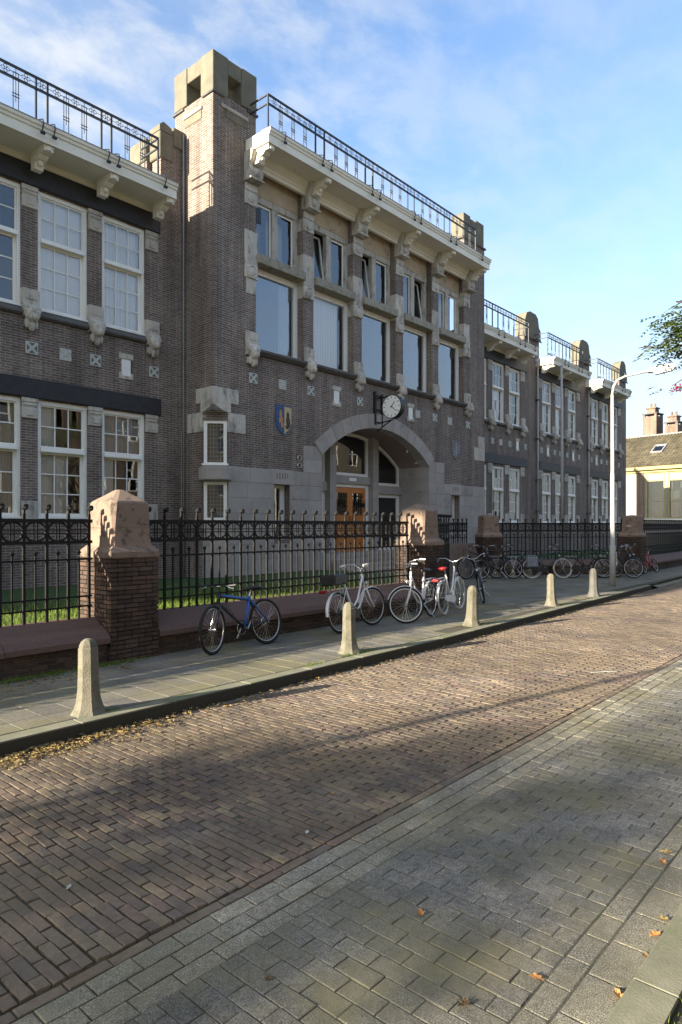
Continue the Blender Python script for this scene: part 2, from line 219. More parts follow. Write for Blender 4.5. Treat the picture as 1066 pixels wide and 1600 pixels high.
# ---------------------------------------------------------------- geometry helpers
class G:
    def __init__(s): s.v=[]; s.f=[]
    def add(s,v,f):
        o=len(s.v); s.v+=[tuple(p) for p in v]; s.f+=[tuple(i+o for i in q) for q in f]; return s
    def box(s,x0,x1,y0,y1,z0,z1):
        return s.add([(x0,y0,z0),(x1,y0,z0),(x1,y1,z0),(x0,y1,z0),(x0,y0,z1),(x1,y0,z1),(x1,y1,z1),(x0,y1,z1)],
          [(0,3,2,1),(4,5,6,7),(0,1,5,4),(1,2,6,5),(2,3,7,6),(3,0,4,7)])
    def cbox(s,x0,x1,y0,y1,z0,z1,b=.01):
        X=(x0,x1);Y=(y0,y1);Z=(z0,z1); v=[];ix={}
        for i in (0,1):
            for j in (0,1):
                for k in (0,1):
                    sx,sy,sz=(b,-b)[i],(b,-b)[j],(b,-b)[k]
                    for a,q in (('x',(X[i],Y[j]+sy,Z[k]+sz)),('y',(X[i]+sx,Y[j],Z[k]+sz)),('z',(X[i]+sx,Y[j]+sy,Z[k]))):
                        ix[i,j,k,a]=len(v); v.append(q)
        f=[]; I=lambda i,j,k,a: ix[i,j,k,a]
        for i in (0,1):
            f.append([I(i,0,0,'x'),I(i,1,0,'x'),I(i,1,1,'x'),I(i,0,1,'x')][::(1 if i else -1)])
            f.append([I(0,i,0,'y'),I(1,i,0,'y'),I(1,i,1,'y'),I(0,i,1,'y')][::(-1 if i else 1)])
            f.append([I(0,0,i,'z'),I(1,0,i,'z'),I(1,1,i,'z'),I(0,1,i,'z')][::(1 if i else -1)])
        for i in (0,1):
            for j in (0,1):
                f.append([I(i,j,0,'x'),I(i,j,1,'x'),I(i,j,1,'y'),I(i,j,0,'y')])
                f.append([I(i,0,j,'x'),I(i,1,j,'x'),I(i,1,j,'z'),I(i,0,j,'z')])
                f.append([I(0,i,j,'y'),I(1,i,j,'y'),I(1,i,j,'z'),I(0,i,j,'z')])
                for k in (0,1): f.append([I(i,j,k,'x'),I(i,j,k,'y'),I(i,j,k,'z')])
        return s.add(v,f)
    def prism(s,poly,a0,a1,fn):
        """polygon (u,v) extruded along a; fn(u,v,a)->xyz"""
        n=len(poly); v=[fn(u,q,a0) for u,q in poly]+[fn(u,q,a1) for u,q in poly]
        return s.add(v,[tuple(range(n))[::-1],tuple(range(n,2*n))]+[(i,(i+1)%n,n+(i+1)%n,n+i) for i in range(n)])
    def tube(s,pts,r,n=6,cap=True,closed=False):
        pts=[Vector(p) for p in pts]; m=len(pts); rr=r if isinstance(r,(list,tuple)) else [r]*m; v=[];f=[]; up=Vector((0,0,1)); pn=None
        for i,p in enumerate(pts):
            a=pts[(i-1)%m] if (i or closed) else p; b=pts[(i+1)%m] if (i<m-1 or closed) else p
            d=(b-a).normalized()
            if pn is None: u=up if abs(d.z)<.9 else Vector((0,1,0)); pn=d.cross(u).normalized()
            pn=(pn-d*pn.dot(d)).normalized(); q=d.cross(pn)
            for k in range(n):
                t=2*math.pi*k/n; v.append(p+(pn*math.cos(t)+q*math.sin(t))*rr[i])
        for i in range(m if closed else m-1):
            j=(i+1)%m
            for k in range(n): f.append((i*n+k,i*n+(k+1)%n,j*n+(k+1)%n,j*n+k))
        if cap and not closed: f.append(tuple(range(n))[::-1]); f.append(tuple((m-1)*n+k for k in range(n)))
        return s.add(v,f)
    def ring(s,c,ax1,ax2,R_,r,n=20,m=6):
        c=Vector(c);a=Vector(ax1);b=Vector(ax2)
        return s.tube([c+(a*math.cos(2*math.pi*i/n)+b*math.sin(2*math.pi*i/n))*R_ for i in range(n)],r,m,closed=True)
    def ball(s,c,r,n=10,m=7,fn=None):
        rx,ry,rz=r if isinstance(r,(tuple,list)) else (r,r,r); v=[];f=[]
        for i in range(m+1):
            p=math.pi*i/m
            for k in range(n):
                t=2*math.pi*k/n; q=(c[0]+rx*math.sin(p)*math.cos(t),c[1]+ry*math.sin(p)*math.sin(t),c[2]+rz*math.cos(p)); v.append(q)
        for i in range(m):
            for k in range(n): f.append((i*n+k,(i+1)*n+k,(i+1)*n+(k+1)%n,i*n+(k+1)%n))
        return s.add(v,f)
    def lathe(s,prof,c=(0,0,0),n=16,ph=0):
        v=[];f=[]
        for r,z in prof:
            for k in range(n): t=2*math.pi*k/n+ph; v.append((c[0]+r*math.cos(t),c[1]+r*math.sin(t),c[2]+z))
        for i in range(len(prof)-1):
            for k in range(n): f.append((i*n+k,i*n+(k+1)%n,(i+1)*n+(k+1)%n,(i+1)*n+k))
        f.append(tuple(range(n))[::-1]); f.append(tuple((len(prof)-1)*n+k for k in range(n)))
        return s.add(v,f)
    def xf(s,fn): s.v=[tuple(fn(Vector(p))) for p in s.v]; return s
    def obj(s,name,m,parent=None,smooth=False,loc=None):
        me=bpy.data.meshes.new(name); me.from_pydata(s.v,[],s.f); me.materials.append(M[m] if isinstance(m,str) else m)
        if smooth: me.polygons.foreach_set('use_smooth',[True]*len(me.polygons))
        me.update(); o=bpy.data.objects.new(name,me); col.objects.link(o)
        if loc: o.location=loc
        if parent is not None: put(o,parent)
        return o
WORLDP={}
def put(o,p):
    o.parent=p
    if p.name in WORLDP: o.matrix_parent_inverse=Matrix.Translation(-Vector(p.location))
def tag(o,label,cat,group=None):
    o['label']=label; o['category']=cat
    if group: o['group']=group
    return o
def struct(o): o['kind']='structure'; return o
def stuff(o): o['kind']='stuff'; return o
def thing(name,loc,label,cat,group=None,rz=0,world=False):
    o=bpy.data.objects.new(name,None); o.empty_display_size=.2; col.objects.link(o); o.location=loc; o.rotation_euler=(0,0,rz); tag(o,label,cat,group)
    if world: WORLDP[o.name]=1
    return o
def cp(o,parent=None,loc=None,rot=None,scale=None,inv=True):
    c=o.copy(); col.objects.link(c)
    if loc is not None: c.location=loc
    if rot is not None: c.rotation_euler=rot
    if scale is not None: c.scale=scale
    if parent is not None:
        c.parent=parent; c.matrix_parent_inverse=Matrix.Translation(-Vector(parent.location)) if parent.name in WORLDP else Matrix.Identity(4)
    return c
def cptree(o,parent=None,loc=None,rot=None):
    kids=list(o.children); c=cp(o,parent,loc,rot)
    for k in kids:
        d=k.copy(); col.objects.link(d); d.parent=c
        for g in list(k.children):
            e=g.copy(); col.objects.link(e); e.parent=d
    return c
def wallgrid(g,x0,x1,z0,z1,ops,Y,dep):
    """front face at y=Y with rectangular openings and their reveals"""
    xs=sorted({x0,x1,*[o[0] for o in ops],*[o[1] for o in ops]}); zs=sorted({z0,z1,*[o[2] for o in ops],*[o[3] for o in ops]})
    xs=[x for x in xs if x0<=x<=x1]; zs=[z for z in zs if z0<=z<=z1]
    for i in range(len(xs)-1):
        for k in range(len(zs)-1):
            a,b,c,d=xs[i],xs[i+1],zs[k],zs[k+1]; mx,mz=(a+b)/2,(c+d)/2
            if any(o[0]<mx<o[1] and o[2]<mz<o[3] for o in ops): continue
            g.add([(a,Y,c),(b,Y,c),(b,Y,d),(a,Y,d)],[(0,1,2,3)])
    for a,b,c,d in ops:
        g.add([(a,Y,c),(b,Y,c),(b,Y,d),(a,Y,d),(a,Y+dep,c),(b,Y+dep,c),(b,Y+dep,d),(a,Y+dep,d)],[(0,4,5,1),(1,5,6,2),(2,6,7,3),(3,7,4,0)])
FL=15.1; FC=13.86

# ---------------------------------------------------------------- ground, road, pavements
g=G(); g.add([(-400,-400,-.06),(1500,-400,-.06),(1500,900,-.06),(-400,900,-.06)],[(0,1,2,3)]); struct(g.obj('ground','earth'))
def kerbY(x): return 5.75 if x<9 else 5.75+.034*(x-9)
def sheet(name,pts,m): g=G(); g.add(pts,[tuple(range(len(pts)))]); return struct(g.obj(name,m))
road=sheet('road',[(-40,2.30,-.008),(70,2.30,-.008),(70,8.2,-.008),(9,5.80,-.008),(-40,5.80,-.008)],'soil')
M['sand']=mat('jointing_sand',(.125,.115,.085),(.09,.083,.062),25,.95,.4,90,c3=(.05,.06,.025),c3scale=2.5,c3lo=.5,c3hi=.65)
park=sheet('parking_strip',[(-40,.9,-.003),(70,.9,-.003),(70,2.34,-.003),(-40,2.34,-.003)],'sand')
def paver(l,wd,b=.003,h=.02,seed=0,rough=1.):
    """top at z=0; x size wd, y size l; worn, slightly uneven rim"""
    r=random.Random(seed); v=[];hx,hy=wd/2,l/2
    J=lambda k: r.uniform(-k,k)*rough
    c=[(-hx,-hy),(hx,-hy),(hx,hy),(-hx,hy)]
    for x,y in c: v.append((x,y,-h))
    for x,y in c: v.append((x+J(.0012),y+J(.0012),-b*.9))
    for x,y in c: v.append((x*(1-1.6*b/hx)+J(.001),y*(1-1.6*b/hy)+J(.001),J(.0008)))
    f=[(8,9,10,11)]
    for i in range(4):
        j=(i+1)%4; f+=[(4+i,4+j,8+j,8+i),(i,j,4+j,4+i)]
    return v,f
DX,DY=math.cos(TH),math.sin(TH)
def inview(x,y,z=0,mg=60):
    d=x*DX+y*DY
    if d<.6: return False
    px=533+1045*(x*DY-y*DX)/d; py=820+1045*(1.92-z)/d
    return -mg<px<1066+mg and py<1600+mg
def lay(parent,name,pieces,m,limit=300,base=0.,seed=3,uneven=.0025,tilt=.012,wave=0.):
    """pieces: (x,y,len,wid,rot). the nearest in view become objects, the rest one mesh"""
    r=random.Random(seed)
    vis=sorted([p for p in pieces if inview(p[0],p[1],base,-4)],key=lambda p:p[0]*DX+p[1]*DY)
    near=set(map(id,vis[:limit])); protos={}
    rest=G()
    for p in pieces:
        x,y,l,wd=p[:4]; dz=base+r.uniform(-uneven,uneven)+wave*(math.sin(x*1.3+.7*math.sin(y*2.1))+math.sin(y*2.9+x*.37)+.6*math.sin(x*3.7-y*1.7)); tx,ty,tz=(r.uniform(-tilt,tilt) for _ in range(3))
        if id(p) in near:
            key=(round(l,3),round(wd,3),r.randrange(3))
            if key not in protos:
                gg=G(); gg.add(*paver(l,wd,seed=hash(key)%999,rough=2.2 if name=='brick' else 1.)); o=gg.obj(name,m,parent); protos[key]=o; o.location=(x,y,dz); o.rotation_euler=(tx,ty,tz)
            else: cp(protos[key],parent,(x,y,dz),(tx,ty,tz))
        else:
            v,f=paver(l,wd,seed=r.randrange(9)); e=Matrix.Translation((x,y,dz))@Matrix.Rotation(tz,4,'Z')@Matrix.Rotation(tx,4,'X')@Matrix.Rotation(ty,4,'Y')
            rest.add([e@Vector(q) for q in v],f)
    if rest.v: stuff(rest.obj(name+'s',m,parent))
# red brick road: long side across the road, columns staggered
P=[]; px_,py_=.0665,.2
for i in range(int(-2/px_),int(46/px_)):
    x=i*px_+rnd.uniform(-.003,.003); y=2.735+rnd.uniform(-.004,.004)
    top=kerbY(x)-.012; first=True
    if i%2: P.append((x,y+.047,.088,px_-.008)); y+=.1
    while y+.2<top+.1:
        l=min(.2,top-y)
        if l>.05: P.append((x+rnd.uniform(-.002,.002),y+l/2+rnd.uniform(-.003,.003),l-.009+round(rnd.uniform(-.004,.002),3),px_-.009+round(rnd.uniform(-.003,.002),3)))
        y+=.2
lay(road,'brick',P,'pave',300,base=.004,wave=.0035,tilt=.022)
P=[(i*.205,2.697,.062,.197) for i in range(-8,180)]
lay(road,'edge_brick',P,'pave',60)
P=[(i*.215+(.1 if k%2 else 0)+k*.03,2.66-.057-k*.113,.105,.208) for k in range(3) for i in range(-8,150)]
lay(road,'edge_paver',P,'lightp',160)
P=[]
for i in range(-10,260):
    x=i*.105; y=1.215
    if i%2: P.append((x,y+.05,.097,.1012)); y+=.103
    while y<2.30:
        l=min(.205,2.318-y)
        if l>.05: P.append((x,y+l/2,l-.004,.1012))
        y+=.205
lay(park,'paver',P,'grey',300,base=.003,wave=.0009,uneven=.0015)
P=[(i*.215,1.155,.105,.209) for i in range(-4,120)]
lay(park,'edge_paver',P,'lightp',60,.001,uneven=.0015,tilt=.005)
P=[(i*.3,1.01,.165,.292) for i in range(-4,90)]
lay(park,'gutter_paver',P,'lightp',60,.001,uneven=.001,tilt=.002)
# far road beyond the laid bricks
sheet('far_road',[(46,2.3,-.003),(160,2.3,-.003),(160,9,-.003),(46,6.9,-.003)],'pave')
# near kerb and verge
nk=struct(G().box(-30,60,-6,.78,-.06,.0).obj('near_pavement','soil'))
proto=None
for i in range(0,20):
    x=i*1.0+.4
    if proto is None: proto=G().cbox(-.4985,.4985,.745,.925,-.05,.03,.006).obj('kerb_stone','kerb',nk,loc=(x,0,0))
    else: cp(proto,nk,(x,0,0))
g=G(); r2=random.Random(5)
for k in range(2600):
    x=r2.uniform(1.5,9); y=r2.uniform(.35,.75); h=r2.uniform(.02,.06); a=r2.uniform(0,6.3); dx,dy=.003*math.cos(a),.003*math.sin(a)
    g.add([(x-dx,y-dy,0),(x+dx,y+dy,0),(x+r2.uniform(-.02,.02),y+r2.uniform(-.02,.02),h)],[(0,1,2)])
stuff(g.obj('verge_grass','grass'))['label']='short green grass behind the near kerb'
# far pavement: slabs, kerb
side=struct(G().add([(-40,5.9,.115),(9,5.9,.115),(21.3,6.3,.115),(60,7.6,.115),(60,13.5,.115),(-40,13.5,.115)],[(0,1,2,3,4,5)]).obj('pavement','soil'))
P=[]
for i in range(-8,150):
    x=i*.302; 
    for k in range(0,7): 
        y=6.12+k*.302+(.15 if i%2 else 0)*0
        if y-.15<kerbY(x)+.2 or x>21+k*0: 
            if x<=21: continue
        P.append((x,y+.0,.2985,.2985))
P=[p for p in P if p[1]-.15>kerbY(p[0])+.185]
for i in range(38,92):
    for k in range(7,19):
        x=i*.302; y=6.12+k*.302
        if y<8.2+max(0,min(x-12.6,25.2-x))*.95 and 12.3<x<26: P.append((x,y,.2985,.2985))
lay(side,'slab',P,'slab',300,.12,uneven=.001,tilt=.003)
struct(side)
kp=[]; x=-12.
while x<21:
    y0,y1=kerbY(x),kerbY(min(x+1,21)); L=min(1,21-x)
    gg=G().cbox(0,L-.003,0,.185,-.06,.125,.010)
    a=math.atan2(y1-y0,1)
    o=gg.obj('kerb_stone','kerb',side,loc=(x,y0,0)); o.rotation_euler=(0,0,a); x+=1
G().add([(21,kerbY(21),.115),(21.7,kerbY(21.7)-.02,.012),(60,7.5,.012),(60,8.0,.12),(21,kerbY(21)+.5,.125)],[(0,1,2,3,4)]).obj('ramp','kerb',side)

# ---------------------------------------------------------------- school building
B=thing('school_building',(17.8,15,0),'two-storey dark brick school with a square stone-topped tower and arched entrance','building',world=True)
# --- wall masses
LW=[2.15,3.71,5.27,6.83,8.39]
RS=[([26.15,27.80,29.45],24.83,32.4),([33.08,34.75,36.42],32.4,39.25),([39.88,41.58,43.25],39.25,46.0)]
WW=1.19; WR=1.15
ops=[(x,x+WW,a,b) for x in LW for a,b in ((2.06,4.74),(6.76,9.48))]
# niches in the band between the floors
NL=[(8.89,9.18)]
g=G(); wallgrid(g,-14.2,10.79,.3,12.5 if False else 10.3,ops,FL,.24)
g.add([(-14.2,FL,.3),(-14.2,24,.3),(-14.2,24,10.3),(-14.2,FL,10.3)],[(0,1,2,3)])
g.obj('wall','brick',B)
ops=[(x,x+WR,a,b) for s,_,_ in RS for x in s for a,b in ((2.0,4.66),(6.72,9.5))]
g=G(); wallgrid(g,24.83,46.0,.3,10.3,ops,FL,.24)
g.add([(46,FL,.3),(46,24,.3),(46,24,10.3),(46,FL,10.3)],[(0,1,2,3)])
g.add([(24.83,FC,.3),(24.83,FL+.0,.3),(24.83,FL+.0,12.0),(24.83,FC,12.0)],[(0,1,2,3)])
g.obj('wall','brick',B)
# central wall with bays, arch zone and small windows
BAY=[(12.25,14.10),(14.54,16.39),(16.82,18.66),(19.10,20.90),(21.36,23.20)]
ops=[(a,b,6.78,11.92) for a,b in BAY]+[(14.3,21.3,.3,5.75),(12.92,13.54,1.5,3.06),(22.22,22.86,1.5,3.06)]
g=G(); wallgrid(g,11.27,24.83,.3,12.0,ops,FC,.36)
g.add([(10.79,FC,4.9),(11.27,FC,4.9),(11.27,FC,12.0),(10.79,FC,12.0)],[(0,1,2,3)])
# spandrel above the arch ring
AC=(17.8,.0); Rin=4.37; zc=5.15-Rin
def arc(Rr,x): 
    d=Rr*Rr-(x-17.8)**2
    return zc+math.sqrt(max(0,d))
n=28; x0,x1=14.3,21.3
for i in range(n):
    a=x0+(x1-x0)*i/n; b=x0+(x1-x0)*(i+1)/n
    za=arc(Rin+.2,a); zb=arc(Rin+.2,b)
    g.add([(a,FC,za),(b,FC,zb),(b,FC,5.75),(a,FC,5.75)],[(0,1,2,3)])
g.obj('wall','brick',B)
# tower shaft
g=G()
g.add([(10.79,15.5,.3),(10.79,14.29,.3),(10.79,14.29,4.9),(10.79,15.5,4.9)],[(0,1,2,3)])
g.add([(10.79,15.5,4.9),(10.79,FC,4.9),(10.79,FC,12.0),(10.79,15.5,12.0)],[(0,1,2,3)])
g.add([(10.79,FC,4.9),(11.27,FC,4.9),(10.79,14.29,4.9)],[(0,1,2)])
g.box(10.79,12.25,FC,15.52,12.0,13.17)
tower=g.obj('tower_shaft','brick',B)
# tower head: four corner stones round openings, stepped rim
g=G()
X0,X1,Y0,Y1=10.77,12.27,13.84,15.54
def frame_face(p,horiz): pass
for a,b,c,d,z0,z1 in ((X0,11.27,Y0,14.36,13.16,14.2),(11.74,X1,Y0,14.36,13.2,14.2),(X0,11.27,14.98,Y1,13.2,14.2),(11.74,X1,14.98,Y1,13.2,14.2)):
    G().cbox(a,b,c,d,z0,z1,.012).obj('tower_stone','copstone',B)
for q in ((11.275,11.735,Y0+.02,14.34,13.78,14.193),(11.275,11.735,15.0,Y1-.02,13.78,14.193),(X0+.02,11.25,14.365,14.975,13.78,14.193),(11.76,X1-.02,14.365,14.975,13.78,14.193)):
    G().cbox(*q,.012).obj('tower_stone','copstone',B)
for q in ((11.05,11.95,Y0-.03,14.2,12.83,12.93),(X0-.03,11.1,14.3,15.1,12.83,12.93)): G().cbox(*q,.012).obj('tower_sill','ashlar',B)
for q in ((11.2,11.93,Y0-.0,13.9,12.62,12.828),(X0-.0,10.83,14.33,15.08,12.6,12.828)): G().cbox(*q,.008).obj('tower_lintel','copstone',B)
for q in ((X0-.03,11.14,Y0-.03,Y0+.1,13.1,13.16),(11.93,X1+.04,Y0-.03,Y0+.1,13.1,13.16),(X0-.03,X0+.1,15.1,Y1+.05,13.1,13.16),(X0-.03,X0+.1,Y0-.0+.101,14.28,13.1,13.16)): G().cbox(*q,.01).obj('string_course','sillst',B)
# openings in the shaft head read dark: hollow chamber floor
G().box(10.9,12.15,14.0,15.4,13.17,13.2).obj('chamber_floor','lead',B)
# stepped parapet beside the tower (left) and stone gables on the right wing
def parapet(name_x,steps,ytop):
    for (a,b,c,d,z0,z1) in steps: G().cbox(a,b,c,d,z0,z1,.02).obj('parapet_stone','copstone',B)
G().box(10.06,10.785,FL+.02,15.5,10.3,12.0).obj('parapet_wall','brick',B)
parapet('l',[(10.0,10.42,FL-.03,15.55,11.55,12.25),(10.425,10.785,FL-.03,15.5,12.0,12.5)],0)
g=G(); g.prism([(10.0,12.255),(10.42,12.255),(10.36,12.42),(10.12,12.5),(10.0,12.4)],FL-.03,15.55,lambda u,v,a:(u,a,v)); g.obj('parapet_stone','copstone',B)
G().box(9.95,10.6,15.6,16.3,10.3,11.6).obj('parapet_wall','brick',B); G().cbox(9.9,10.6,15.6,16.35,11.605,12.2,.02).obj('parapet_stone','copstone',B)
# right turret of the centre block
G().box(23.2,24.83,FC+.001,14.4,12.0,13.36).obj('turret_wall','brick',B)
for a,b,zt in ((23.14,23.66,14.34),(23.664,24.1,14.25),(24.104,24.74,14.34)): G().cbox(a,b,FC-.03,14.43,13.40,zt,.02).obj('turret_stone','copstone',B)
G().cbox(23.1,24.9,FC-.06,14.47,13.33,13.398,.012).obj('string_course','sillst',B)
for q in ((22.3,23.1,14.0,14.5,12.3,13.0),(21.7,22.28,14.0,14.5,12.3,12.75)): G().cbox(*q,.02).obj('turret_stone','copstone',B)
for xr in (32.4,39.25,46.0):
    a=xr-1.35; b=xr+.35 if xr<45 else xr-.02
    G().box(a+.05,b,FL+.012,15.5,10.3,11.5).obj('gable_wall','brick',B)
    g=G(); pr=[(a,11.4),(b+.08,11.4),(b+.06,11.9),(b-.12,12.05),(b-.25,12.5),(b-.5,12.66),(a+.55,12.68),(a+.2,12.55),(a,12.2)]
    g.prism(pr,FL-.05,15.56,lambda u,v,t:(u,t,v)); g.obj('gable_stone','copstone',B)
    G().cbox(a-.02,b+.14,FL-.08,FL-.04,11.32,11.4,.01).obj('string_course','sillst',B)
for x in (10.8,24.72): G().box(x,x+.1,15.52,24,10.0,12.15).obj('side_wall','brick',B)
# roofs, back, floors
g=G(); g.box(-14.2,10.78,FL+.006,24,10.12,10.32); g.box(12.26,24.82,FC+.006,24,12.005,12.16); g.box(10.8,12.258,15.525,24,12.005,12.158); g.box(24.85,46,FL+.006,24,10.12,10.32); g.box(-14.2,46,24,24.2,.3,12.2); g.obj('roof','lead',B)
g=G(); g.box(-14.1,46,FL+.28,23.9,5.3,5.6); g.box(-14.1,46,FL+.28,23.9,1.0,1.2); g.box(12.3,24.8,FC+.4,FL+.27,6.0,6.3); g.box(-14.1,46,FL+3,FL+3.1,1.2,10.1); g.box(12.3,24.8,FL+2.4,FL+2.5,6.4,11.9); g.obj('floor_slab','room',B)
for x in (-4,1.9,9.9,31.6,38.6): G().box(x,x+.12,FL+.3,FL+3,1.2,10.1).obj('partition','room',B)

# --- multi-pane windows
def make_window(wd,h,tr,glass,parent):
    """frame, two sashes, 15 panes; tr = transom height above the sill"""
    g=G(); g.box(0,.075,.03,.17,0,h); g.box(wd-.075,wd,.03,.17,0,h); g.box(.075,wd-.075,.03,.17,h-.09,h); g.box(.075,wd-.075,.03,.17,0,.07)
    g.box(-.0,wd,-.035,.03,-.0,.045); g.box(.075,wd-.075,.0,.17,tr-.05,tr+.045); g.box(.075,wd-.075,-.03,.0,tr-.06,tr-.02)
    win=g.obj('window','white',parent)
    for (z0,z1,rows,y,b) in ((tr+.045,h-.09,2,.07,.035),(.07,tr-.05,3,.11,.055)):
        g=G(); a0,a1=.075,wd-.075
        g.box(a0,a0+b,y,y+.04,z0,z1); g.box(a1-b,a1,y,y+.04,z0,z1); g.box(a0+b,a1-b,y,y+.04,z1-b,z1); g.box(a0+b,a1-b,y,y+.04,z0,z0+b)
        iw=(a1-a0-2*b); ih=(z1-z0-2*b); t=.026
        for k in (1,2): x=a0+b+iw*k/3; g.box(x-t/2,x+t/2,y+.005,y+.035,z0+b,z1-b)
        for k in range(1,rows): z=z0+b+ih*k/rows; g.box(a0+b,a1-b,y+.006,y+.034,z-t/2,z+t/2)
        g.obj('sash','white',win)
        pw,ph=iw/3,ih/rows; pane=None
        for i in range(3):
            for k in range(rows):
                loc=(a0+b+pw*(i+.5),y+.02,z0+b+ph*(k+.5)); rot=(rnd.uniform(-.008,.008),0,rnd.uniform(-.012,.012))
                if pane is None: pane=G().add([(-pw/2,0,-ph/2),(pw/2,0,-ph/2),(pw/2,0,ph/2),(-pw/2,0,ph/2)],[(0,1,2,3)]).obj('pane',glass,win,loc=loc); pane.rotation_euler=rot
                else: cp(pane,win,loc,rot)
    return win
def curtain(win,x0,x1,z0,z1,m,y=.19,folds=9,amp=.03):
    g=G(); n=folds*6
    for i in range(n+1):
        x=x0+(x1-x0)*i/n; yy=y+amp*math.sin(i/6*2*math.pi+.4*math.sin(i*.7)); g.v+=[(x,yy,z0),(x,yy,z1)]
    g.f=[(2*i,2*i+2,2*i+3,2*i+1) for i in range(n)]
    g.obj('curtain',m,win,smooth=True)
protos={}
def window(x,z,wd,h,tr,glass,cur=None):
    key=(wd,h,tr,glass)
    if key not in protos: protos[key]=make_window(wd,h,tr,glass,B); win=protos[key]; win.location=(x,FL+.01,z); win.matrix_parent_inverse=Matrix.Translation(-Vector(B.location))
    else:
        win=cp(protos[key],B,(x,FL+.01,z))
        for k in protos[key].children:
            if k.name.startswith('curtain'): continue
            d=k.copy(); col.objects.link(d); d.parent=win
            if k.name.startswith('pane'): d.rotation_euler=(rnd.uniform(-.008,.008),0,rnd.uniform(-.012,.012))
    for c in (cur or []): curtain(win,*c)
    return win
W_=WW; full=lambda m,z0=.05,z1=2.6:(.06,W_-.06,z0,z1,m)
cu={2:[(.06,.4,.05,2.6,'greycurt')],3:[(.06,1.13,.05,2.62,'curtain',.165,3,.006)],4:[(.06,1.13,.05,2.62,'curtain',.2,11,.025)],1:[full('curtain')],0:[]}
cl={2:[(.05,.6,.05,2.5,'curtain'),(.6,1.13,.05,2.5,'greycurt')],3:[(.06,.5,.05,2.55,'curtain'),(.42,.78,.05,1.5,'curtain',.22,2,.004)],4:[(.06,1.13,1.62,2.58,'greycurt'),(.06,.4,.05,1.5,'curtain')],1:[],0:[full('curtain')]}
for i,x in enumerate(LW):
    window(x,6.76,WW,2.72,1.62,'glassU',cu[i]); window(x,2.06,WW,2.68,1.58,'glass',cl[i])
W_=WR; k=0
for s,_,_ in RS:
    for x in s:
        window(x,6.72,WR,2.78,1.62,'glassU',[[(.06,1.09,.05,2.6,'greycurt',.3,9,.03)],[(.06,1.09,.05,1.6,'curtain',.25,9,.03)],[(.06,.5,.05,2.6,'curtain')]][k%3])
        window(x,2.0,WR,2.66,1.58,'glass',[[],[(.06,.5,.05,2.5,'curtain')],[(.7,1.09,.05,2.5,'greycurt')]][k%3]); k+=1

# --- stones of the wings: capitals, lion corbels, beams, sill bands, tiles
def lion():
    g=G(); g.cbox(-.19,.19,-.10,.1,.55,.90,.012); g.cbox(-.13,.13,-.115,-.095,.66,.82,.006)
    g.prism([(.1,.56),(-.10,.56),(-.17,.5),(-.2,.38),(-.12,.28),(.1,.24)],-.18,.18,lambda u,v,a:(a,u,v))
    g.ball((0,-.14,.32),(.17,.15,.19),12,8); g.ball((0,-.25,.24),(.085,.09,.09),8,6)   # mane, muzzle
    for sx in (-1,1):
        g.ball((sx*.13,-.16,.47),(.05,.05,.06),6,5); g.ball((sx*.06,-.25,.36),(.04,.04,.035),6,5)
        g.ball((sx*.10,-.1,.12),(.055,.07,.12),6,5)
    g.ball((0,-.1,.1),(.09,.08,.16),8,6); g.prism([(.08,.0),(-.05,.06),(-.08,.2),(.08,.24)],-.14,.14,lambda u,v,a:(a,u,v))
    return g
lionp=None
def add_lion(x,y,z):
    global lionp
    if lionp is None: lionp=lion().obj('lion_corbel','stone',B,smooth=False,loc=(x,y,z))
    else: cp(lionp,B,(x,y,z))
capp={}
def add_cap(x,z,wd,h):
    k=(round(wd,2),round(h,2))
    if k not in capp:
        g=G(); g.cbox(-wd/2,wd/2,-.05,.12,h*.78,h,.01); g.cbox(-wd/2+.015,wd/2-.015,-.035,.12,h*.55,h*.775,.01); g.cbox(-wd/2+.005,wd/2-.005,-.045,.12,.0,h*.545,.012); g.cbox(-wd*.22,wd*.22,-.065,-.03,h*.12,h*.44,.01); g.cbox(-wd*.4,wd*.4,-.058,-.03,h*.62,h*.72,.006)
        capp[k]=g.obj('capital','stone',B,loc=(x,FL,z))
    else: cp(capp[k],B,(x,FL,z))
tilep={}
def add_tile(x,y,z,kind,s=.28):
    if kind in tilep: cp(tilep[kind],B,(x,y,z)) if kind!='x' else cptree(tilep[kind],B,(x,y,z)); return
    g=G()
    if kind=='x':
        g.cbox(-s/2,s/2,-.025,.02,-s/2,s/2,.006); o=g.obj('relief_tile','tile',B,loc=(x,y,z)); q=s*.42
        g=G()
        for a in range(4):
            c,sn=math.cos(a*math.pi/2),math.sin(a*math.pi/2)
            pts=[(-q*.62,q*.98),(q*.62,q*.98),(0,q*.36)]; g.prism([(u*c-v*sn,u*sn+v*c) for u,v in pts],-.0285,-.024,lambda u,v,t:(u,t,v))
        g.obj('inlay','tiled',o)
    else:
        for i in range(3):
            for k in range(3):
                if (i+k)%2==0: g.cbox(-s/2+i*s/3,-s/2+(i+1)*s/3,-.022,.02,-s/2+k*s/3,-s/2+(k+1)*s/3,.005)
        g.cbox(-s/6,s/6,-.012,.02,-s/2,s/2,.003); g.cbox(-s/2,s/2,-.0125,.02,-s/6,s/6,.003)
        o=g.obj('cross_tile','tile',B,loc=(x,y,z))
    tilep[kind]=o
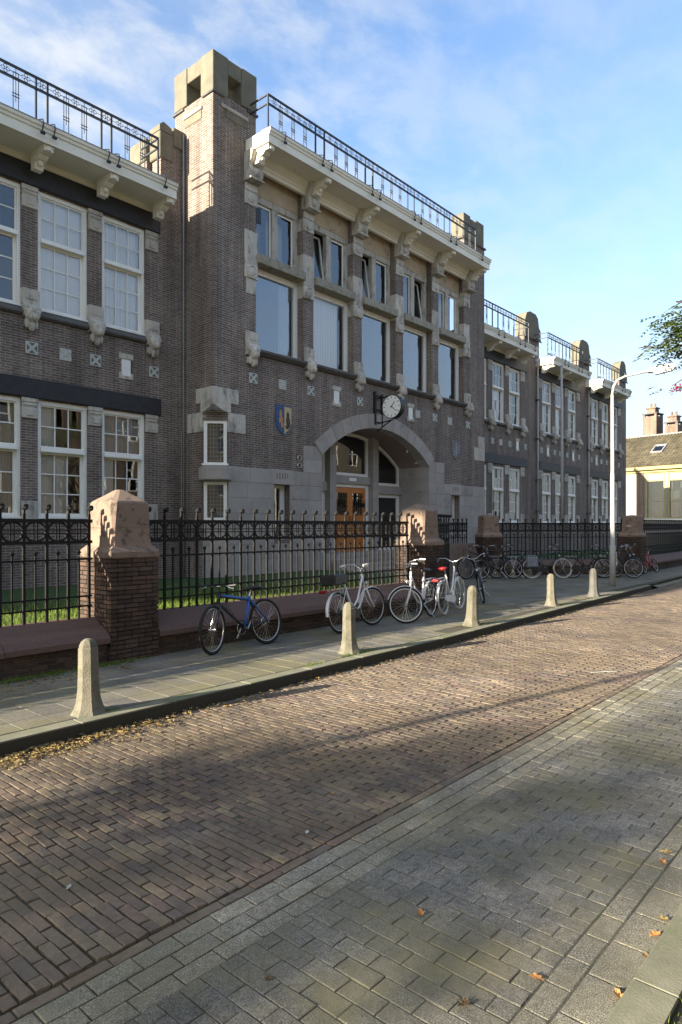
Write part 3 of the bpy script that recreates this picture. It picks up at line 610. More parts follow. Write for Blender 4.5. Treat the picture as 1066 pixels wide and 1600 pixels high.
def niche(x,y,z):
    if 'n' in tilep: cptree(tilep['n'],B,(x,y,z)); return
    g=G(); g.cbox(-.2,.2,-.03,.06,.18,.32,.01); g.cbox(-.2,-.12,-.03,.06,-.30,-.16,.008); g.cbox(.12,.2,-.03,.06,-.30,-.16,.008); g.cbox(-.2,.2,-.028,.06,-.32,-.235,.008)
    o=g.obj('vent_surround','stone',B,loc=(x,y,z)); tilep['n']=o
    G().box(-.125,.125,-.012,.02,-.23,.178).obj('shutter','white',o); G().box(.125,.165,-.008,.02,-.23,.178).obj('slot','black',o)
def section(ws,wd,xa,xb,lx0,lx1,pw):
    """lintel beams, sill bands, capitals, lions of one wing section"""
    G().cbox(lx0,lx1,FL-.09,FL+.1,9.5,9.96,.012).obj('lintel_beam','beam',B)
    G().cbox(lx0+.02,lx1+.04,FL-.07,FL+.1,4.765,5.2,.012).obj('lintel_beam','beam',B)
    G().prism([(-.0,6.57),(-.06,6.57),(-.11,6.61),(-.11,6.65),(0,6.755)],lx0,lx1-.05,lambda u,v,a:(a,FL+u,v)).obj('sill_band','sillst',B)
    piers=[(ws[i]+wd+ws[i+1])/2 for i in range(len(ws)-1)]+[ws[-1]+wd+pw/2]
    if ws[0]-lx0>.2: piers=[ws[0]-pw/2]+piers
    for x in piers:
        add_cap(x,9.0,pw,.497); add_cap(x,4.3,pw,.46); add_lion(x,FL,6.28)
        G().cbox(x-pw/2,x+pw/2,FL-.03,FL+.05,2.02,2.45,.01).obj('plinth_stone','stone',B)
    return piers
section(LW,WW,-11,10.79,1.8,9.99,.37)
for ws,a,b in RS: section(ws,WR,a,b,max(a+.02,ws[0]-.42) if a>25 else 24.9,ws[-1]+WR+.6,.42 if a<25 else .46)
for x,t in ((5.75,'p'),(6.69,'x'),(7.47,'p'),(8.22,'x'),(9.84,'x'),(4.2,'x')): add_tile(x,FL,5.88,t)
niche(9.04,FL,5.88); niche(5.9-.45,FL,5.88)
for x,t in ((27.8,'x'),(28.6,'p'),(29.5,'x'),(31.15,'x'),(33.0,'x'),(34.65,'x'),(36.3,'x'),(37.98,'x'),(39.9,'x'),(41.5,'p'),(42.4,'x'),(44.6,'x'),(35.4,'p')): add_tile(x,FL,5.8,t)
for x in (30.3,33.8,37.15,40.7,43.6): niche(x,FL,5.82)

# --- cornices
def cornice(x0,x1,Yw,Yf,zt,brs,zw0,left=True,deep=True):
    zf=zt-.36
    prof=[(Yw,zf+.02),(Yf+.06,zf+.02),(Yf+.06,zf),(Yf+.02,zf),(Yf+.02,zf+.2),(Yf-.01,zf+.22),(Yf-.02,zf+.27),(Yf-.05,zf+.29),(Yf-.06,zt-.02),(Yf-.06,zt),(Yw,zt+.02)]
    c=G().prism(prof,x0,x1,lambda u,v,a:(a,u,v)).obj('cornice','cream',B)
    G().prism([(Yf-.072,zt-.004),(Yf-.072,zt+.012),(Yf+.3,zt+.035),(Yf+.3,zt+.02)],x0-.012,x1+.012,lambda u,v,a:(a,u,v)).obj('gutter_edge','lead',c)
    # mouldings on the wall under the soffit
    G().prism([(Yw,zw0),(Yw-.10,zw0),(Yw-.10,zw0+.09),(Yw-.13,zw0+.11),(Yw-.13,zw0+.17),(Yw-.22,zw0+.25),(Yw-.26,zw0+.33),(Yw-.26,zf+.018),(Yw,zf+.018)],x0+.08,x1-.08,lambda u,v,a:(a,u,v)).obj('moulding','cream',c)
    br=None
    for x in brs:
        if br is None:
            g=G(); L=Yw-.262-(Yf+.1); t=.1
            g.prism([(0,0),(0,-.36),(-.16,-.36),(-.2,-.3),(-.2,-.22),(-.34,-.2),(-.4,-.16),(-.42,-.13),(-L,-.13),(-L,0)],-t,t,lambda u,v,a:(a,u,v))
            g.cbox(-t-.02,t+.02,-L-.012,.0,-.06,-.002,.006); g.cbox(-t*.55,t*.55,-L-.03,-L+.05,-.12,-.02,.008); g.ball((0,-.23,-.24),(.07,.06,.07),8,5)
            br=g.obj('bracket','cream',c,loc=(x,Yw-.262,zf+.018))
        else: cp(br,c,(x,Yw-.262,zf+.018))
    return c
cornice(-14.2,9.86,FL,14.1,10.42,[2.0,3.54,5.1,6.66,8.21,9.74],9.962)
cornice(24.85,30.45,FL,14.1,10.42,[26.9,28.65,30.2],9.962)
cornice(32.3,37.2,FL,14.1,10.38,[32.55,34.6,36.9],9.962)
cornice(38.95,43.9,FL,14.1,10.34,[39.2,41.4,43.6],9.962)
for a,b in ((30.47,31.3),(37.22,38.1),(43.92,45.0)): pass
CB=[12.065,14.318,16.607,18.888,21.14,23.407]
cornice(11.89,23.62,FC,12.93,12.3,CB,11.60+.02)
# --- central block stones
for x in CB:
    # console corbel under the bracket, capital, pier stones, lion
    g=G(); g.prism([(.05,12.0-.02),(-.33,11.98),(-.36,11.9),(-.3,11.72),(-.22,11.6),(-.26,11.42),(-.2,11.26),(-.04,11.2),(.05,11.2)],-.235,.235,lambda u,v,a:(x+a,FC+u,v))
    g.ball((x,FC-.27,11.78),(.13,.1,.13),8,6); g.ball((x,FC-.22,11.44),(.12,.1,.12),8,6); g.cbox(x-.25,x+.25,FC-.3,FC+.02,11.2,11.255,.01)
    g.obj('console','stone',B)
    G().cbox(x-.21,x+.21,FC-.05,FC+.2,10.99,11.19,.012).obj('capital','stone',B)
    g=G(); g.cbox(x-.225,x+.225,FC-.035,FC+.3,10.62,10.985,.012); g.ball((x,FC-.04,10.8),(.13,.04,.12),8,5); g.obj('capital','stone',B)
    g=G(); g.cbox(x-.23,x+.23,FC-.03,FC+.34,9.0,9.92,.012); g.obj('pier_stone','stone',B)
    g=G(); g.cbox(x-.225,x+.225,FC-.05,FC+.3,8.62,8.995,.012); g.ball((x,FC-.05,8.8),(.15,.05,.13),10,6); g.ring((x,FC-.06,8.8),(1,0,0),(0,0,1),.16,.03,14,5); g.obj('pier_stone','stone',B)
    add_lion(x,FC,6.26)
g=G().prism([(0,6.58),(-.06,6.58),(-.16,6.66),(-.16,6.72),(.34,6.80),(.34,6.7)],12.1,23.55,lambda u,v,a:(a,FC+u,v)).obj('sill_band','sillst',B)
openl={0:(0,0),1:(1,0),2:(1,0),3:(0,1),4:(0,0)}
for i,(a,b) in enumerate(BAY):
    yw=FC+.24
    G().cbox(a+.005,b-.005,FC-.13,FC+.36,9.1,9.35,.012).obj('transom_beam','lichen',B)
    G().cbox(a+.002,b-.002,FC+.22,FC+.4,11.12,11.9,.01).obj('frieze_panel','tan',B)
    # big window
    g=G(); g.box(a,a+.1,yw,yw+.12,6.79,9.09); g.box(b-.14,b,yw,yw+.12,6.79,9.09); g.box(a+.1,b-.14,yw,yw+.12,8.93,9.09); g.box(a+.1,b-.14,yw,yw+.12,6.79,6.87)
    win=g.obj('window','white',B)
    G().add([(a+.1,yw+.06,6.87),(b-.14,yw+.06,6.87),(b-.14,yw+.06,8.93),(a+.1,yw+.06,8.93)],[(0,1,2,3)]).obj('pane','glassC' if i!=1 else 'glassU',win)
    def cur(x0,x1,z0,z1,m,n=9):
        gg=G(); k=n*6
        for j in range(k+1):
            x=x0+(x1-x0)*j/k; gg.v+=[(x,yw+.2+.03*math.sin(j/6*6.28+.5*math.sin(j)),z0),(x,yw+.2+.03*math.sin(j/6*6.28+.5*math.sin(j)),z1)]
        gg.f=[(2*j,2*j+2,2*j+3,2*j+1) for j in range(k)]; gg.obj('curtain',m,win,smooth=True)
    if i==0: cur(b-.6,b-.14,6.85,8.95,'greycurt',4)
    elif i==1: cur(a+.1,b-.3,6.85,8.95,'curtain',12)
    else: cur(b-.7,b-.14,6.85,8.95,'black',5)
    # upper pair
    g=G(); m=(a+b)/2; g.cbox(a,b,yw-.02,yw+.14,10.94,11.118,.01); g.cbox(m-.11,m+.11,yw-.02,yw+.14,9.352,10.938,.01); g.cbox(a,a+.13,yw-.01,yw+.14,9.352,10.938,.01); g.cbox(b-.16,b,yw-.01,yw+.14,9.352,10.938,.01)
    win=g.obj('window','stone',B)
    for j,(c,d) in enumerate(((a+.13,m-.11),(m+.11,b-.16))):
        h=1.56; g=G(); g.box(0,.045,0,.04,0,h); g.box(d-c-.045,d-c,0,.04,0,h); g.box(.045,d-c-.045,0,.04,0,.05); g.box(.045,d-c-.045,0,.04,h-.05,h)
        s_=g.obj('casement','white',win,loc=(c,yw+.05,9.37)); 
        G().add([(.045,.02,.05),(d-c-.045,.02,.05),(d-c-.045,.02,h-.05),(.045,.02,h-.05)],[(0,1,2,3)]).obj('pane','glassU',s_)
        if openl[i][j]: s_.rotation_euler=(R(-8),0,0)
        G().box(c,d,yw+.5,yw+.52,9.4,10.9).obj('blind','greycurt' if (i+j)%2 else 'room',win)
G().box(12.4,12.62,FC+.20,FC+.235,10.35,10.78).obj('fan_box','black',B)
for x,t in ((12.15,'x'),(13.25,'p'),(14.42,'x'),(16.72,'x'),(20.0,'p'),(21.1,'x'),(22.15,'p'),(23.5,'x')): add_tile(x,FC,5.92,t,.28)
niche(15.58,FC,5.92); niche(19.55,FC,5.92)
# tower quoins and corner hood, windows on the chamfer
def wedge(pts,z0,z1,m,name,parent=B):
    g=G(); g.prism(pts,z0,z1,lambda u,v,a:(u,v,a)); return g.obj(name,m,parent)
g=G(); v=[]
hood=[(10.76,14.55),(10.76,13.83),(11.62,13.83),(11.62,13.9),(10.83,13.9),(10.83,14.55)]
g.prism(hood,5.12,5.5,lambda u,v,a:(u,v,a))
# curved underside of the hood fading to the chamfer
for k in range(6):
    t=k/6; t2=(k+1)/6; e=lambda q:.40*(1-math.cos(q*math.pi/2)); a,b=e(1-t),e(1-t2)
    def pts(o): return [(10.765+0*o,14.36-.0*o),(10.765+.0*o,13.835+.46*o/.4*.9),(10.765+.5*o/.4*.9,13.835),(11.36,13.835)]
    A=[(x,y,4.88+.24*t) for x,y in pts(a)]; Bq=[(x,y,4.88+.24*t2) for x,y in pts(b)]
    g.add(A+Bq,[(0,1,5,4),(1,2,6,5),(2,3,7,6)])
g.obj('hood_stone','stone',B)
G().cbox(11.28,11.87,FC-.025,FC+.05,4.36,4.875,.01).obj('quoin','stone',B); G().cbox(10.765,10.84,14.3,14.95,4.36,4.875,.01).obj('quoin','stone',B)
P1=Vector((10.79,14.29,0)); P2=Vector((11.27,13.86,0)); cdv=(P2-P1).normalized(); cn=Vector((cdv.y,-cdv.x,0)); CL=(P2-P1).length
def onch(q): return P1+cdv*q.x+Vector((-cn.x,-cn.y,0))*q.y+Vector((0,0,q.z))
cn=Vector((-abs(cn.x),-abs(cn.y),0))
def onch(q): return P1+cdv*q.x-cn*q.y+Vector((0,0,q.z))
for z0,z1,m in ((.3,2.05,'ashlar'),(3.05,3.5,'ashlar'),(4.66,4.9,'brick')):
    G().add([(0,0,z0),(CL,0,z0),(CL,0,z1),(0,0,z1)],[(0,1,2,3)]).xf(onch).obj('corner_wall',m,B)
for z0,z1,bar in ((2.05,3.05,0),(3.5,4.66,1)):
    g=G(); g.box(0.02,.11,.02,.16,z0,z1); g.box(CL-.11,CL-.02,.02,.16,z0,z1); g.box(.11,CL-.11,.02,.16,z1-.07,z1); g.box(.11,CL-.11,.0,.16,z0,z0+.06)
    if bar: g.box(-.02,CL+.02,-.06,.02,z0-.02,z0+.03)
    g.xf(onch); win=g.obj('window','white',B)
    G().add([(.11,.09,z0),(CL-.11,.09,z0),(CL-.11,.09,z1),(.11,.09,z1)],[(0,1,2,3)]).xf(onch).obj('pane','glassD',win)
    g=G()
    for k in range(1,5): x=.11+(CL-.22)*k/5; g.box(x-.004,x+.004,.082,.088,z0,z1)
    for k in range(1,10): z=z0+(z1-z0)*k/10; g.box(.11,CL-.11,.0815,.0875,z-.004,z+.004)
    g.xf(onch).obj('leading','lead',win)
    G().box(0,CL,.3,.32,z0,z1).xf(onch).obj('blind','room',win)
g=G(); g.lathe([(.40,0),(.44,.03),(.44,.33),(.40,.36)],(11.07,14.12,3.075),20); g.obj('drum_sill','ashlar',B,smooth=False)
# ashlar base of the centre block
def ashlar(x0,x1,z0,z1,Y,holes,hh=.42,seed=1):
    r=random.Random(seed); z=z0; row=0
    while z<z1-.02:
        zt=min(z+hh,z1); 
        if z1-zt<.12: zt=z1
        segs=[(x0,x1)]
        for a,b,c,d in holes:
            if z<d-.01 and zt>c+.01:
                ns=[]
                for s0,s1 in segs:
                    if b<=s0 or a>=s1: ns.append((s0,s1))
                    else:
                        if a-s0>.02: ns.append((s0,a))
                        if s1-b>.02: ns.append((b,s1))
                segs=ns
        for s0,s1 in segs:
            x=s0+(0 if row%2 else 0); first=True
            while x<s1-.01:
                l=r.uniform(.7,1.15)*(.6 if (first and row%2) else 1); first=False; e=min(x+l,s1)
                if s1-e<.25: e=s1
                G().cbox(x+.002,e-.002,Y-.02-r.uniform(0,.004),Y+.05,z+.002,zt-.002,.005).obj('ashlar_block','ashlar',B); x=e
        z=zt; row+=1
ashlar(11.28,14.3,.55,3.47,FC,[(12.78,13.68,3.06,3.5),(12.92,13.54,1.5,3.06)])
ashlar(14.1,14.9,3.47,4.27,FC,[],.4,2); ashlar(14.3,14.9,.55,3.47,FC,[],.42,3)
ashlar(20.7,21.74,3.47,4.27,FC,[],.4,4); ashlar(20.7,24.82,.55,3.47,FC,[(22.08,23.0,3.06,3.5),(22.22,22.86,1.5,3.06)],.42,5)
for a,b in ((12.78,13.68),(22.08,23.0)):
    o=G().cbox(a,b,FC-.04,FC+.05,3.065,3.49,.012).obj('lintel','ashlar',B); g=G(); r3=random.Random(int(a*10))
    x=a+.22
    for k in range(5):   # worn carved strokes
        h=r3.uniform(.1,.17); g.box(x,x+.022,FC-.0445,FC-.039,3.36-h,3.38)
        if k%2: g.box(x-.03,x+.05,FC-.0447,FC-.039,3.37,3.385)
        if k%3==0: g.box(x-.03,x+.05,FC-.0447,FC-.039,3.36-h-.015,3.36-h)
        x+=.105
    g.obj('carving','sillst',o)
for a,b in ((12.92,13.54),(22.22,22.86)):
    g=G(); y=FC+.22; g.box(a,a+.06,y,y+.1,1.5,3.06); g.box(b-.16,b,y,y+.1,1.5,3.06); g.box(a+.06,b-.16,y,y+.1,2.97,3.06); win=g.obj('window','white',B)
    G().box(a+.06,b-.16,y+.05,y+.055,1.5,2.97).obj('pane','glassD',win); G().box(a,b,y+.3,y+.31,1.5,3.06).obj('blind','black',win)
for z in (3.66,3.88):
    g=G(); g.ring((13.93,FC-.02,z),(1,0,0),(0,0,1),.072,.012,18,6); o=g.obj('vent_ring','chrome',B); G().lathe([(.065,0),(.065,.02)],(0,0,0),16).xf(lambda p:Vector((13.93+p.x,FC-.004-p.z,z+p.y))).obj('vent_hole','black',o)
# arch voussoirs
na=15; A0=math.atan2(arc(Rin,20.72)-zc,20.72-17.8); A1=math.pi-A0; Rout=Rin+.47
for k in range(na):
    a=A0+(A1-A0)*k/na+.0012; b=A0+(A1-A0)*(k+1)/na-.0012; g=G(); yf=FC-.045-rnd.uniform(0,.006)
    ang=[a+(b-a)*j/3 for j in range(4)]
    poly=[(17.8+Rin*math.cos(t),zc+Rin*math.sin(t)) for t in ang]+[(17.8+Rout*math.cos(t),zc+Rout*math.sin(t)) for t in ang[::-1]]
    g.prism(poly,yf,FC+.35,lambda u,v,t:(u,t,v)); g.obj('voussoir','ashlar',B)
# vault, jambs, entrance wall
g=G(); n=24; v=[]
for k in range(n+1):
    t=A0+(A1-A0)*k/n; g.v+=[(17.8+(Rin+.01)*math.cos(t),FC+.35,zc+(Rin+.01)*math.sin(t)),(17.8+(Rin+.01)*math.cos(t),15.4,zc+(Rin+.01)*math.sin(t))]
g.f=[(2*i,2*i+2,2*i+3,2*i+1) for i in range(n)]; g.obj('vault','vault',B,smooth=True)
for xa,xb in ((14.7,14.9),(20.7,20.9)):
    z=.55
    while z<4.0:
        zt=min(z+.52,4.06); G().cbox(xa,xb,FC+.052,15.4,z+.002,zt-.002,.005).obj('jamb_block','ashlar',B); z=zt
G().box(14.9,20.7,FC+.06,15.4,.5,.98).obj('porch_floor','ashlar',B)
for k in range(3): G().cbox(15.4,20.2,FC-.02-.32*(k+1)+.0,FC-.02-.32*k-.003,.3,.98-.14*(k+1),.01).obj('step','ashlar',B)
YI=15.2
for xa,xb in ((16.48,16.80),(18.78,19.10)):
    z=.98
    while z<5.05:
        zt=min(z+.62,5.1); G().cbox(xa,xb,YI-.26,YI+.1,z+.002,zt-.002,.006).obj('column_block','ashlar',B); z=zt
for xa,xb,z0,z1 in ((16.805,18.775,3.34,3.62),(14.9,16.475,3.05,3.36),(19.105,20.7,3.05,3.36)): G().cbox(xa,xb,YI-.14,YI+.1,z0,z1,.008).obj('transom_stone','ashlar',B)
def arcwin(xa,xb,z0,name='window'):
    n=10; y=YI-.03; pts=[(xa+(xb-xa)*k/n,arc(Rin-.02,xa+(xb-xa)*k/n)) for k in range(n+1)]
    def strip(i0,w):
        return [(x,z) for x,z in pts]
    t=.11; g=G()
    inn=[(min(max(x,xa+t),xb-t),z-t) for x,z in pts]
    for k in range(n):
        (x0_,z0_),(x1_,z1_)=pts[k],pts[k+1]; (u0,w0),(u1,w1)=inn[k],inn[k+1]
        g.add([(x0_,y,z0_),(x1_,y,z1_),(u1,y,w1),(u0,y,w0)]+[(x0_,y+.1,z0_),(x1_,y+.1,z1_),(u1,y+.1,w1),(u0,y+.1,w0)],[(0,1,2,3),(4,5,6,7),(2,3,7,6)])
    g.box(xa,xa+t,y,y+.1,z0,inn[0][1]+t); g.box(xb-t,xb,y+.0005,y+.1,z0,inn[-1][1]+t); g.box(xa+t,xb-t,y,y+.1,z0,z0+.1)
    w_=g.obj('window','white',B)
    poly=[(xa+t,z0+.1),(xb-t,z0+.1)]+[(u,w) for u,w in inn[::-1]]
    G().add([(u,y+.05,w) for u,w in poly],[tuple(range(len(poly)))]).obj('pane','glass',w_)
arcwin(16.81,18.77,3.625); arcwin(19.11,20.66,3.365); arcwin(14.92,16.47,3.365)
for xa,xb in ((14.92,16.47),(19.11,20.66)):
    g=G(); y=YI-.03; g.box(xa,xa+.1,y,y+.1,.98,3.045); g.box(xb-.14,xb,y,y+.1,.98,3.045); g.box(xa+.1,xb-.14,y,y+.1,2.93,3.045); g.box(xa+.1,xb-.14,y,y+.1,.98,1.1); w_=g.obj('window','white',B)
    G().box(xa+.1,xb-.14,y+.05,y+.056,1.1,2.93).obj('pane','glass',w_)
# entrance doors
g=G(); y=YI-.04; g.box(16.805,16.95,y,y+.12,.98,3.335); g.box(18.63,18.775,y,y+.12,.98,3.335); g.box(16.95,18.63,y,y+.12,3.23,3.335); g.obj('door_frame','white',B)
for xa,xb,hd in ((16.955,17.785,1),(17.795,18.625,-1)):
    g=G(); y=YI+.0; wd=xb-xa
    g.box(xa,xa+.14,y,y+.05,.985,3.225); g.box(xb-.14,xb,y,y+.05,.985,3.225); g.box(xa+.14,xb-.14,y,y+.05,3.02,3.225); g.box(xa+.14,xb-.14,y,y+.05,2.05,2.28); g.box(xa+.14,xb-.14,y,y+.05,.985,1.2); g.box(xa+.14,xb-.14,y+.018,y+.04,1.2,2.05)
    g.cbox(xa+.2,xb-.2,y+.004,y+.018,1.27,1.98,.008)
    d=g.obj('door','wood',B)
    G().box(xa+.14,xb-.14,y+.02,y+.026,2.28,3.02).obj('pane','glass',d)
    g=G()
    for k in range(5): x=xa+.14+(wd-.28)*(k+.5)/5; g.tube([(x,y-.012,2.25),(x,y-.012,3.05)],.011,5)
    for z in (2.38,2.55,2.75,2.92): g.tube([(xa+.11,y-.016,z),(xb-.11,y-.016,z)],.011,5)
    for k in (1,3): 
        x=xa+.14+(wd-.28)*(k+.5)/5; g.ring((x,y-.02,2.66),(1,0,0),(0,0,1),.06,.012,10,4); g.tube([(x-.1,y-.02,2.5),(x,y-.02,2.62),(x+.1,y-.02,2.5)],.01,4); g.tube([(x-.1,y-.02,2.84),(x,y-.02,2.7),(x+.1,y-.02,2.84)],.01,4)
    g.obj('grille','iron',d)
    g=G(); hx=xb-.07 if hd>0 else xa+.07; g.tube([(hx,y-.02,1.95),(hx,y-.07,1.97),(hx,y-.07,2.2),(hx,y-.02,2.22)],.012,6); g.obj('handle','iron',d)
    if hd<0: 
        g=G(); g.prism([(0,-.05),(.1,-.09),(.16,-.04),(.2,-.2),(.2,.2),(.16,.04),(.1,.09),(0,.05)],y-.012,y-.002,lambda u,v,t:(xb-.2+u,t,2.62+v)); g.obj('hinge','iron',d)
G().cbox(17.55,17.95,YI-.19,YI-.142,3.42,3.55,.02).obj('entrance_lamp','clockw',B)
g=G(); g.tube([(19.9,FC+.4,5.0-.45),(19.9,FC+.4,4.72)],.03,6); g.box(20.5,20.62,14.2,14.34,4.2,4.3); g.obj('camera_box','white',B)
g=G(); g.box(14.6,21.0,YI+1.8,YI+1.9,.98,5.3); g.obj('hall_wall','room',B)
# heraldic shields set in the brickwork
def shield(xc,zc_,wd,h,blue):
    prof=[(-.5,.5),(.5,.5),(.5,-.05),(.38,-.28),(0,-.5),(-.38,-.28),(-.5,-.05)]
    o=G().prism([(xc+u*wd,zc_+v*h) for u,v in prof],FC-.028,FC+.01,lambda u,v,t:(u,t,v)).obj('shield',SHB if blue else SHG,B)
    if blue:
        G().prism([(xc+u*wd,zc_+v*h) for u,v in ((.02,.46),(.46,.46),(.46,-.05),(.34,-.26),(.02,-.45))],FC-.034,FC-.027,lambda u,v,t:(u,t,v)).obj('field',SHY,o)
        g=G(); 
        for u,v,a,b in ((.24,.2,.09,.1),(.24,.0,.13,.17),(.2,-.2,.12,.08),(.33,-.1,.06,.12)): g.ball((xc+u*wd,FC-.034,zc_+v*h),(a*wd,.012,b*h),8,6)
        g.obj('charge','bblack' if False else SHD,o)
        g=G()
        for u,v,a,b in ((-.2,.2,.08,.14),(-.16,.02,.1,.12),(-.1,-.16,.09,.1),(-.26,-.02,.05,.1)): g.ball((xc+u*wd,FC-.029,zc_+v*h),(a*wd,.012,b*h),8,6)
        g.obj('charge',SHO,o)
    else:
        g=G(); g.ball((xc,FC-.03,zc_+.0),(.1*wd,.015,.3*h),8,6); g.ball((xc,FC-.03,zc_+.33*h),(.07*wd,.02,.08*h),8,6)
        for sx in (-1,1):
            for j in range(4): g.tube([(xc+sx*.1*wd,FC-.03,zc_+(.15-.1*j)*h),(xc+sx*.42*wd,FC-.03,zc_+(.3-.2*j)*h)],[.03,.012],5)
        g.obj('charge',SHL,o)
SHB=mat('enamel_blue',(.05,.10,.24),(.035,.075,.18),20,.6); SHY=mat('enamel_yellow',(.52,.42,.16),(.46,.38,.22),20,.6); SHO=mat('enamel_orange',(.48,.24,.10),(.4,.2,.12),20,.6); SHG=mat('grey_carved_stone',(.2,.2,.21),(.16,.16,.17),10,.9,.3); SHL=mat('pale_carved_stone',(.34,.35,.37),(.3,.3,.32),10,.9,.3); SHD=mat('dark_brown_enamel',(.06,.04,.035),(.08,.05,.04),20,.6)
shield(13.29,4.9,.64,.86,True); shield(22.58,4.82,.62,.74,False)
for q in ((24.3,24.84,5.08,5.55),(24.0,24.84,4.55,5.075)): G().cbox(q[0],q[1],FC-.02,FC+.05,q[2],q[3],.01).obj('quoin','stone',B)
for z in (9.0,8.2): G().cbox(11.9,12.25,FC-.022,FC+.05,z,z+.42,.01).obj('quoin','stone',B)
# drain pipes
for x,y,m in ((10.72,FL-.06,'lead'),(32.4,FL-.09,'poster'),(39.25,FL-.09,'poster')):
    g=G(); r_=.022 if x<11 else .055; g.tube([(x,y,.4),(x,y,12.4 if x<11 else 10.1)],r_,8); o=g.obj('drain_pipe',m,B,smooth=True)
    if x>11:
        G().lathe([(.06,0),(.15,.25),(.15,.35),(.13,.35)],(x,y,9.95),8).obj('rain_head',m,o)
        for z in (2.6,4.2,6.3,8.3): g=G(); g.box(x-.16,x+.16,y-.07,y+.09,z,z+.05); g.obj('pipe_clip','sillst',o)
    else:
        g=G(); g.tube([(x-.07,y,.4),(x-.07,y,4.4)],.012,5); g.obj('cable','lead',o)
# ---------------------------------------------------------------- roof railings
def railing(label,x0,x1,Y,zb,zt,posts,triples,zlow,yback=None,struts=(),Yf=None):
    t=thing('roof_railing',(x0,Y,zb),label,'railing','iron railings along the roof edge',world=True)
    zm=zt-.24
    for z,r in ((zt,.022),(zm,.022),(zlow,.016)): G().box(x0-.012,x1+.012,Y-r,Y+r,z-r,z+r).obj('rail','rail',t)
    pp=None
    for x in posts:
        if pp is None: pp=G().box(-.019,.019,-.019,.019,0,zt-zb-.02).obj('post','rail',t,loc=(x,Y,zb))
        else: cp(pp,t,(x,Y,zb))
    tp=None
    for x in triples:
        if tp is None:
            g=G(); 
            for d in (-.055,.055): g.box(d-.007,d+.007,-.007,.007,0,zt-zb-.12)
            g.box(-.006,.006,-.006,.006,(zt-zb)*.33,zt-zb-.02); g.box(-.075,.075,-.008,.008,(zt-zb)*.42,(zt-zb)*.42+.014); g.box(-.075,.075,-.008,.008,(zt-zb)*.48,(zt-zb)*.48+.014)
            g.box(-.06,.06,-.008,.008,zt-zb-.125,zt-zb-.11)
            tp=g.obj('baluster','rail',t,loc=(x,Y,zb))
        else: cp(tp,t,(x,Y,zb))
    xs=sorted(list(posts)+list(triples)); op=None
    for a,b in zip(xs,xs[1:]):
        if b-a<.2: continue
        if op is None:
            g=G(); q=.052
            for dx,dz in ((0,q),(0,-q),(q,0),(-q,0)): g.ring((dx,0,dz),(1,0,0),(0,0,1),.034,.007,10,4)
            g.tube([(-.17,0,0),(-.085,0,0)],.007,4); g.tube([(.085,0,0),(.17,0,0)],.007,4); g.tube([(0,0,.086),(0,0,.115)],.007,4); g.tube([(0,0,-.115),(0,0,-.086)],.007,4)
            op=g.obj('ornament','rail',t,loc=((a+b)/2,Y,zt-.12))
        else: cp(op,t,((a+b)/2,Y,zt-.12))
    sp=None
    for x in struts:
        if sp is None:
            g=G(); L=Y-(Yf-.08); g.tube([(0,0,.16),(0,-L*.6,.10),(0,-L-.0,.05),(0,-L-.03,-.06),(0,-L+.02,-.16),(0,-L-.01,-.23)],.014,5); g.cbox(-.05,.05,-L-.03,-L+.03,-.26,-.2,.01)
            sp=g.obj('strut','rail',t,loc=(x,Y,zb))
        else: cp(sp,t,(x,Y,zb))
    if yback:
        for xe in ([x0] if yback<0 else [x1]):
            for z in (zt,zm): G().box(xe-.018,xe+.018,Y+.024,Y+abs(yback),z-.018,z+.018).obj('rail','rail',t)
    return t
railing('black iron railing above the left wing cornice with two-ring quatrefoil band',0.0,9.47,14.35,10.42,11.5,[.41,.66,1.92,2.17,3.43,3.68,4.94,5.19,6.45,6.70,7.96,8.21,9.47],[1.08,1.5,2.59,3.01,4.1,4.52,5.61,6.03,7.12,7.54,8.62,9.04],10.56,yback=.75,struts=[.41,.66,1.92,2.17,3.43,3.68,4.94,5.19,6.45,6.70,7.96,8.21,9.47],Yf=14.1)
ps=[12.05]; ts=[]; 
for k in range(5):
    b=12.05+2.25*k; ts+=[b+.46,b+.93,b+1.40] ; ps+=[b+1.83,b+2.20]
ps=[p for p in ps if p<22.9]; ts=[p for p in ts if p<22.8]
railing('long black iron railing on the centre block between the tower and the right turret',12.05,22.85,13.15,12.32,13.34,ps,ts,12.45,yback=-.75,struts=[12.4]+[p for p in ps if p>12.5],Yf=12.93)
for (a,b,z,lb) in ((24.9,29.96,10.42,'black iron railing on the right wing, nearest the centre block'),(32.1,36.65,10.38,'black iron railing on the right wing, the middle one of three'),(38.85,43.5,10.34,'black iron railing at the far end of the right wing')):
    n=10; st=(b-a)/n; allx=[a+st*k for k in range(n+1)]; ps=[allx[0],allx[3],allx[4],allx[7],allx[8],allx[10]]
    railing(lb,a,b,14.35,z,z+1.2,ps,[x for x in allx if x not in ps],z+.14,yback=(-.8 if a>30 else .8),struts=ps,Yf=14.1)
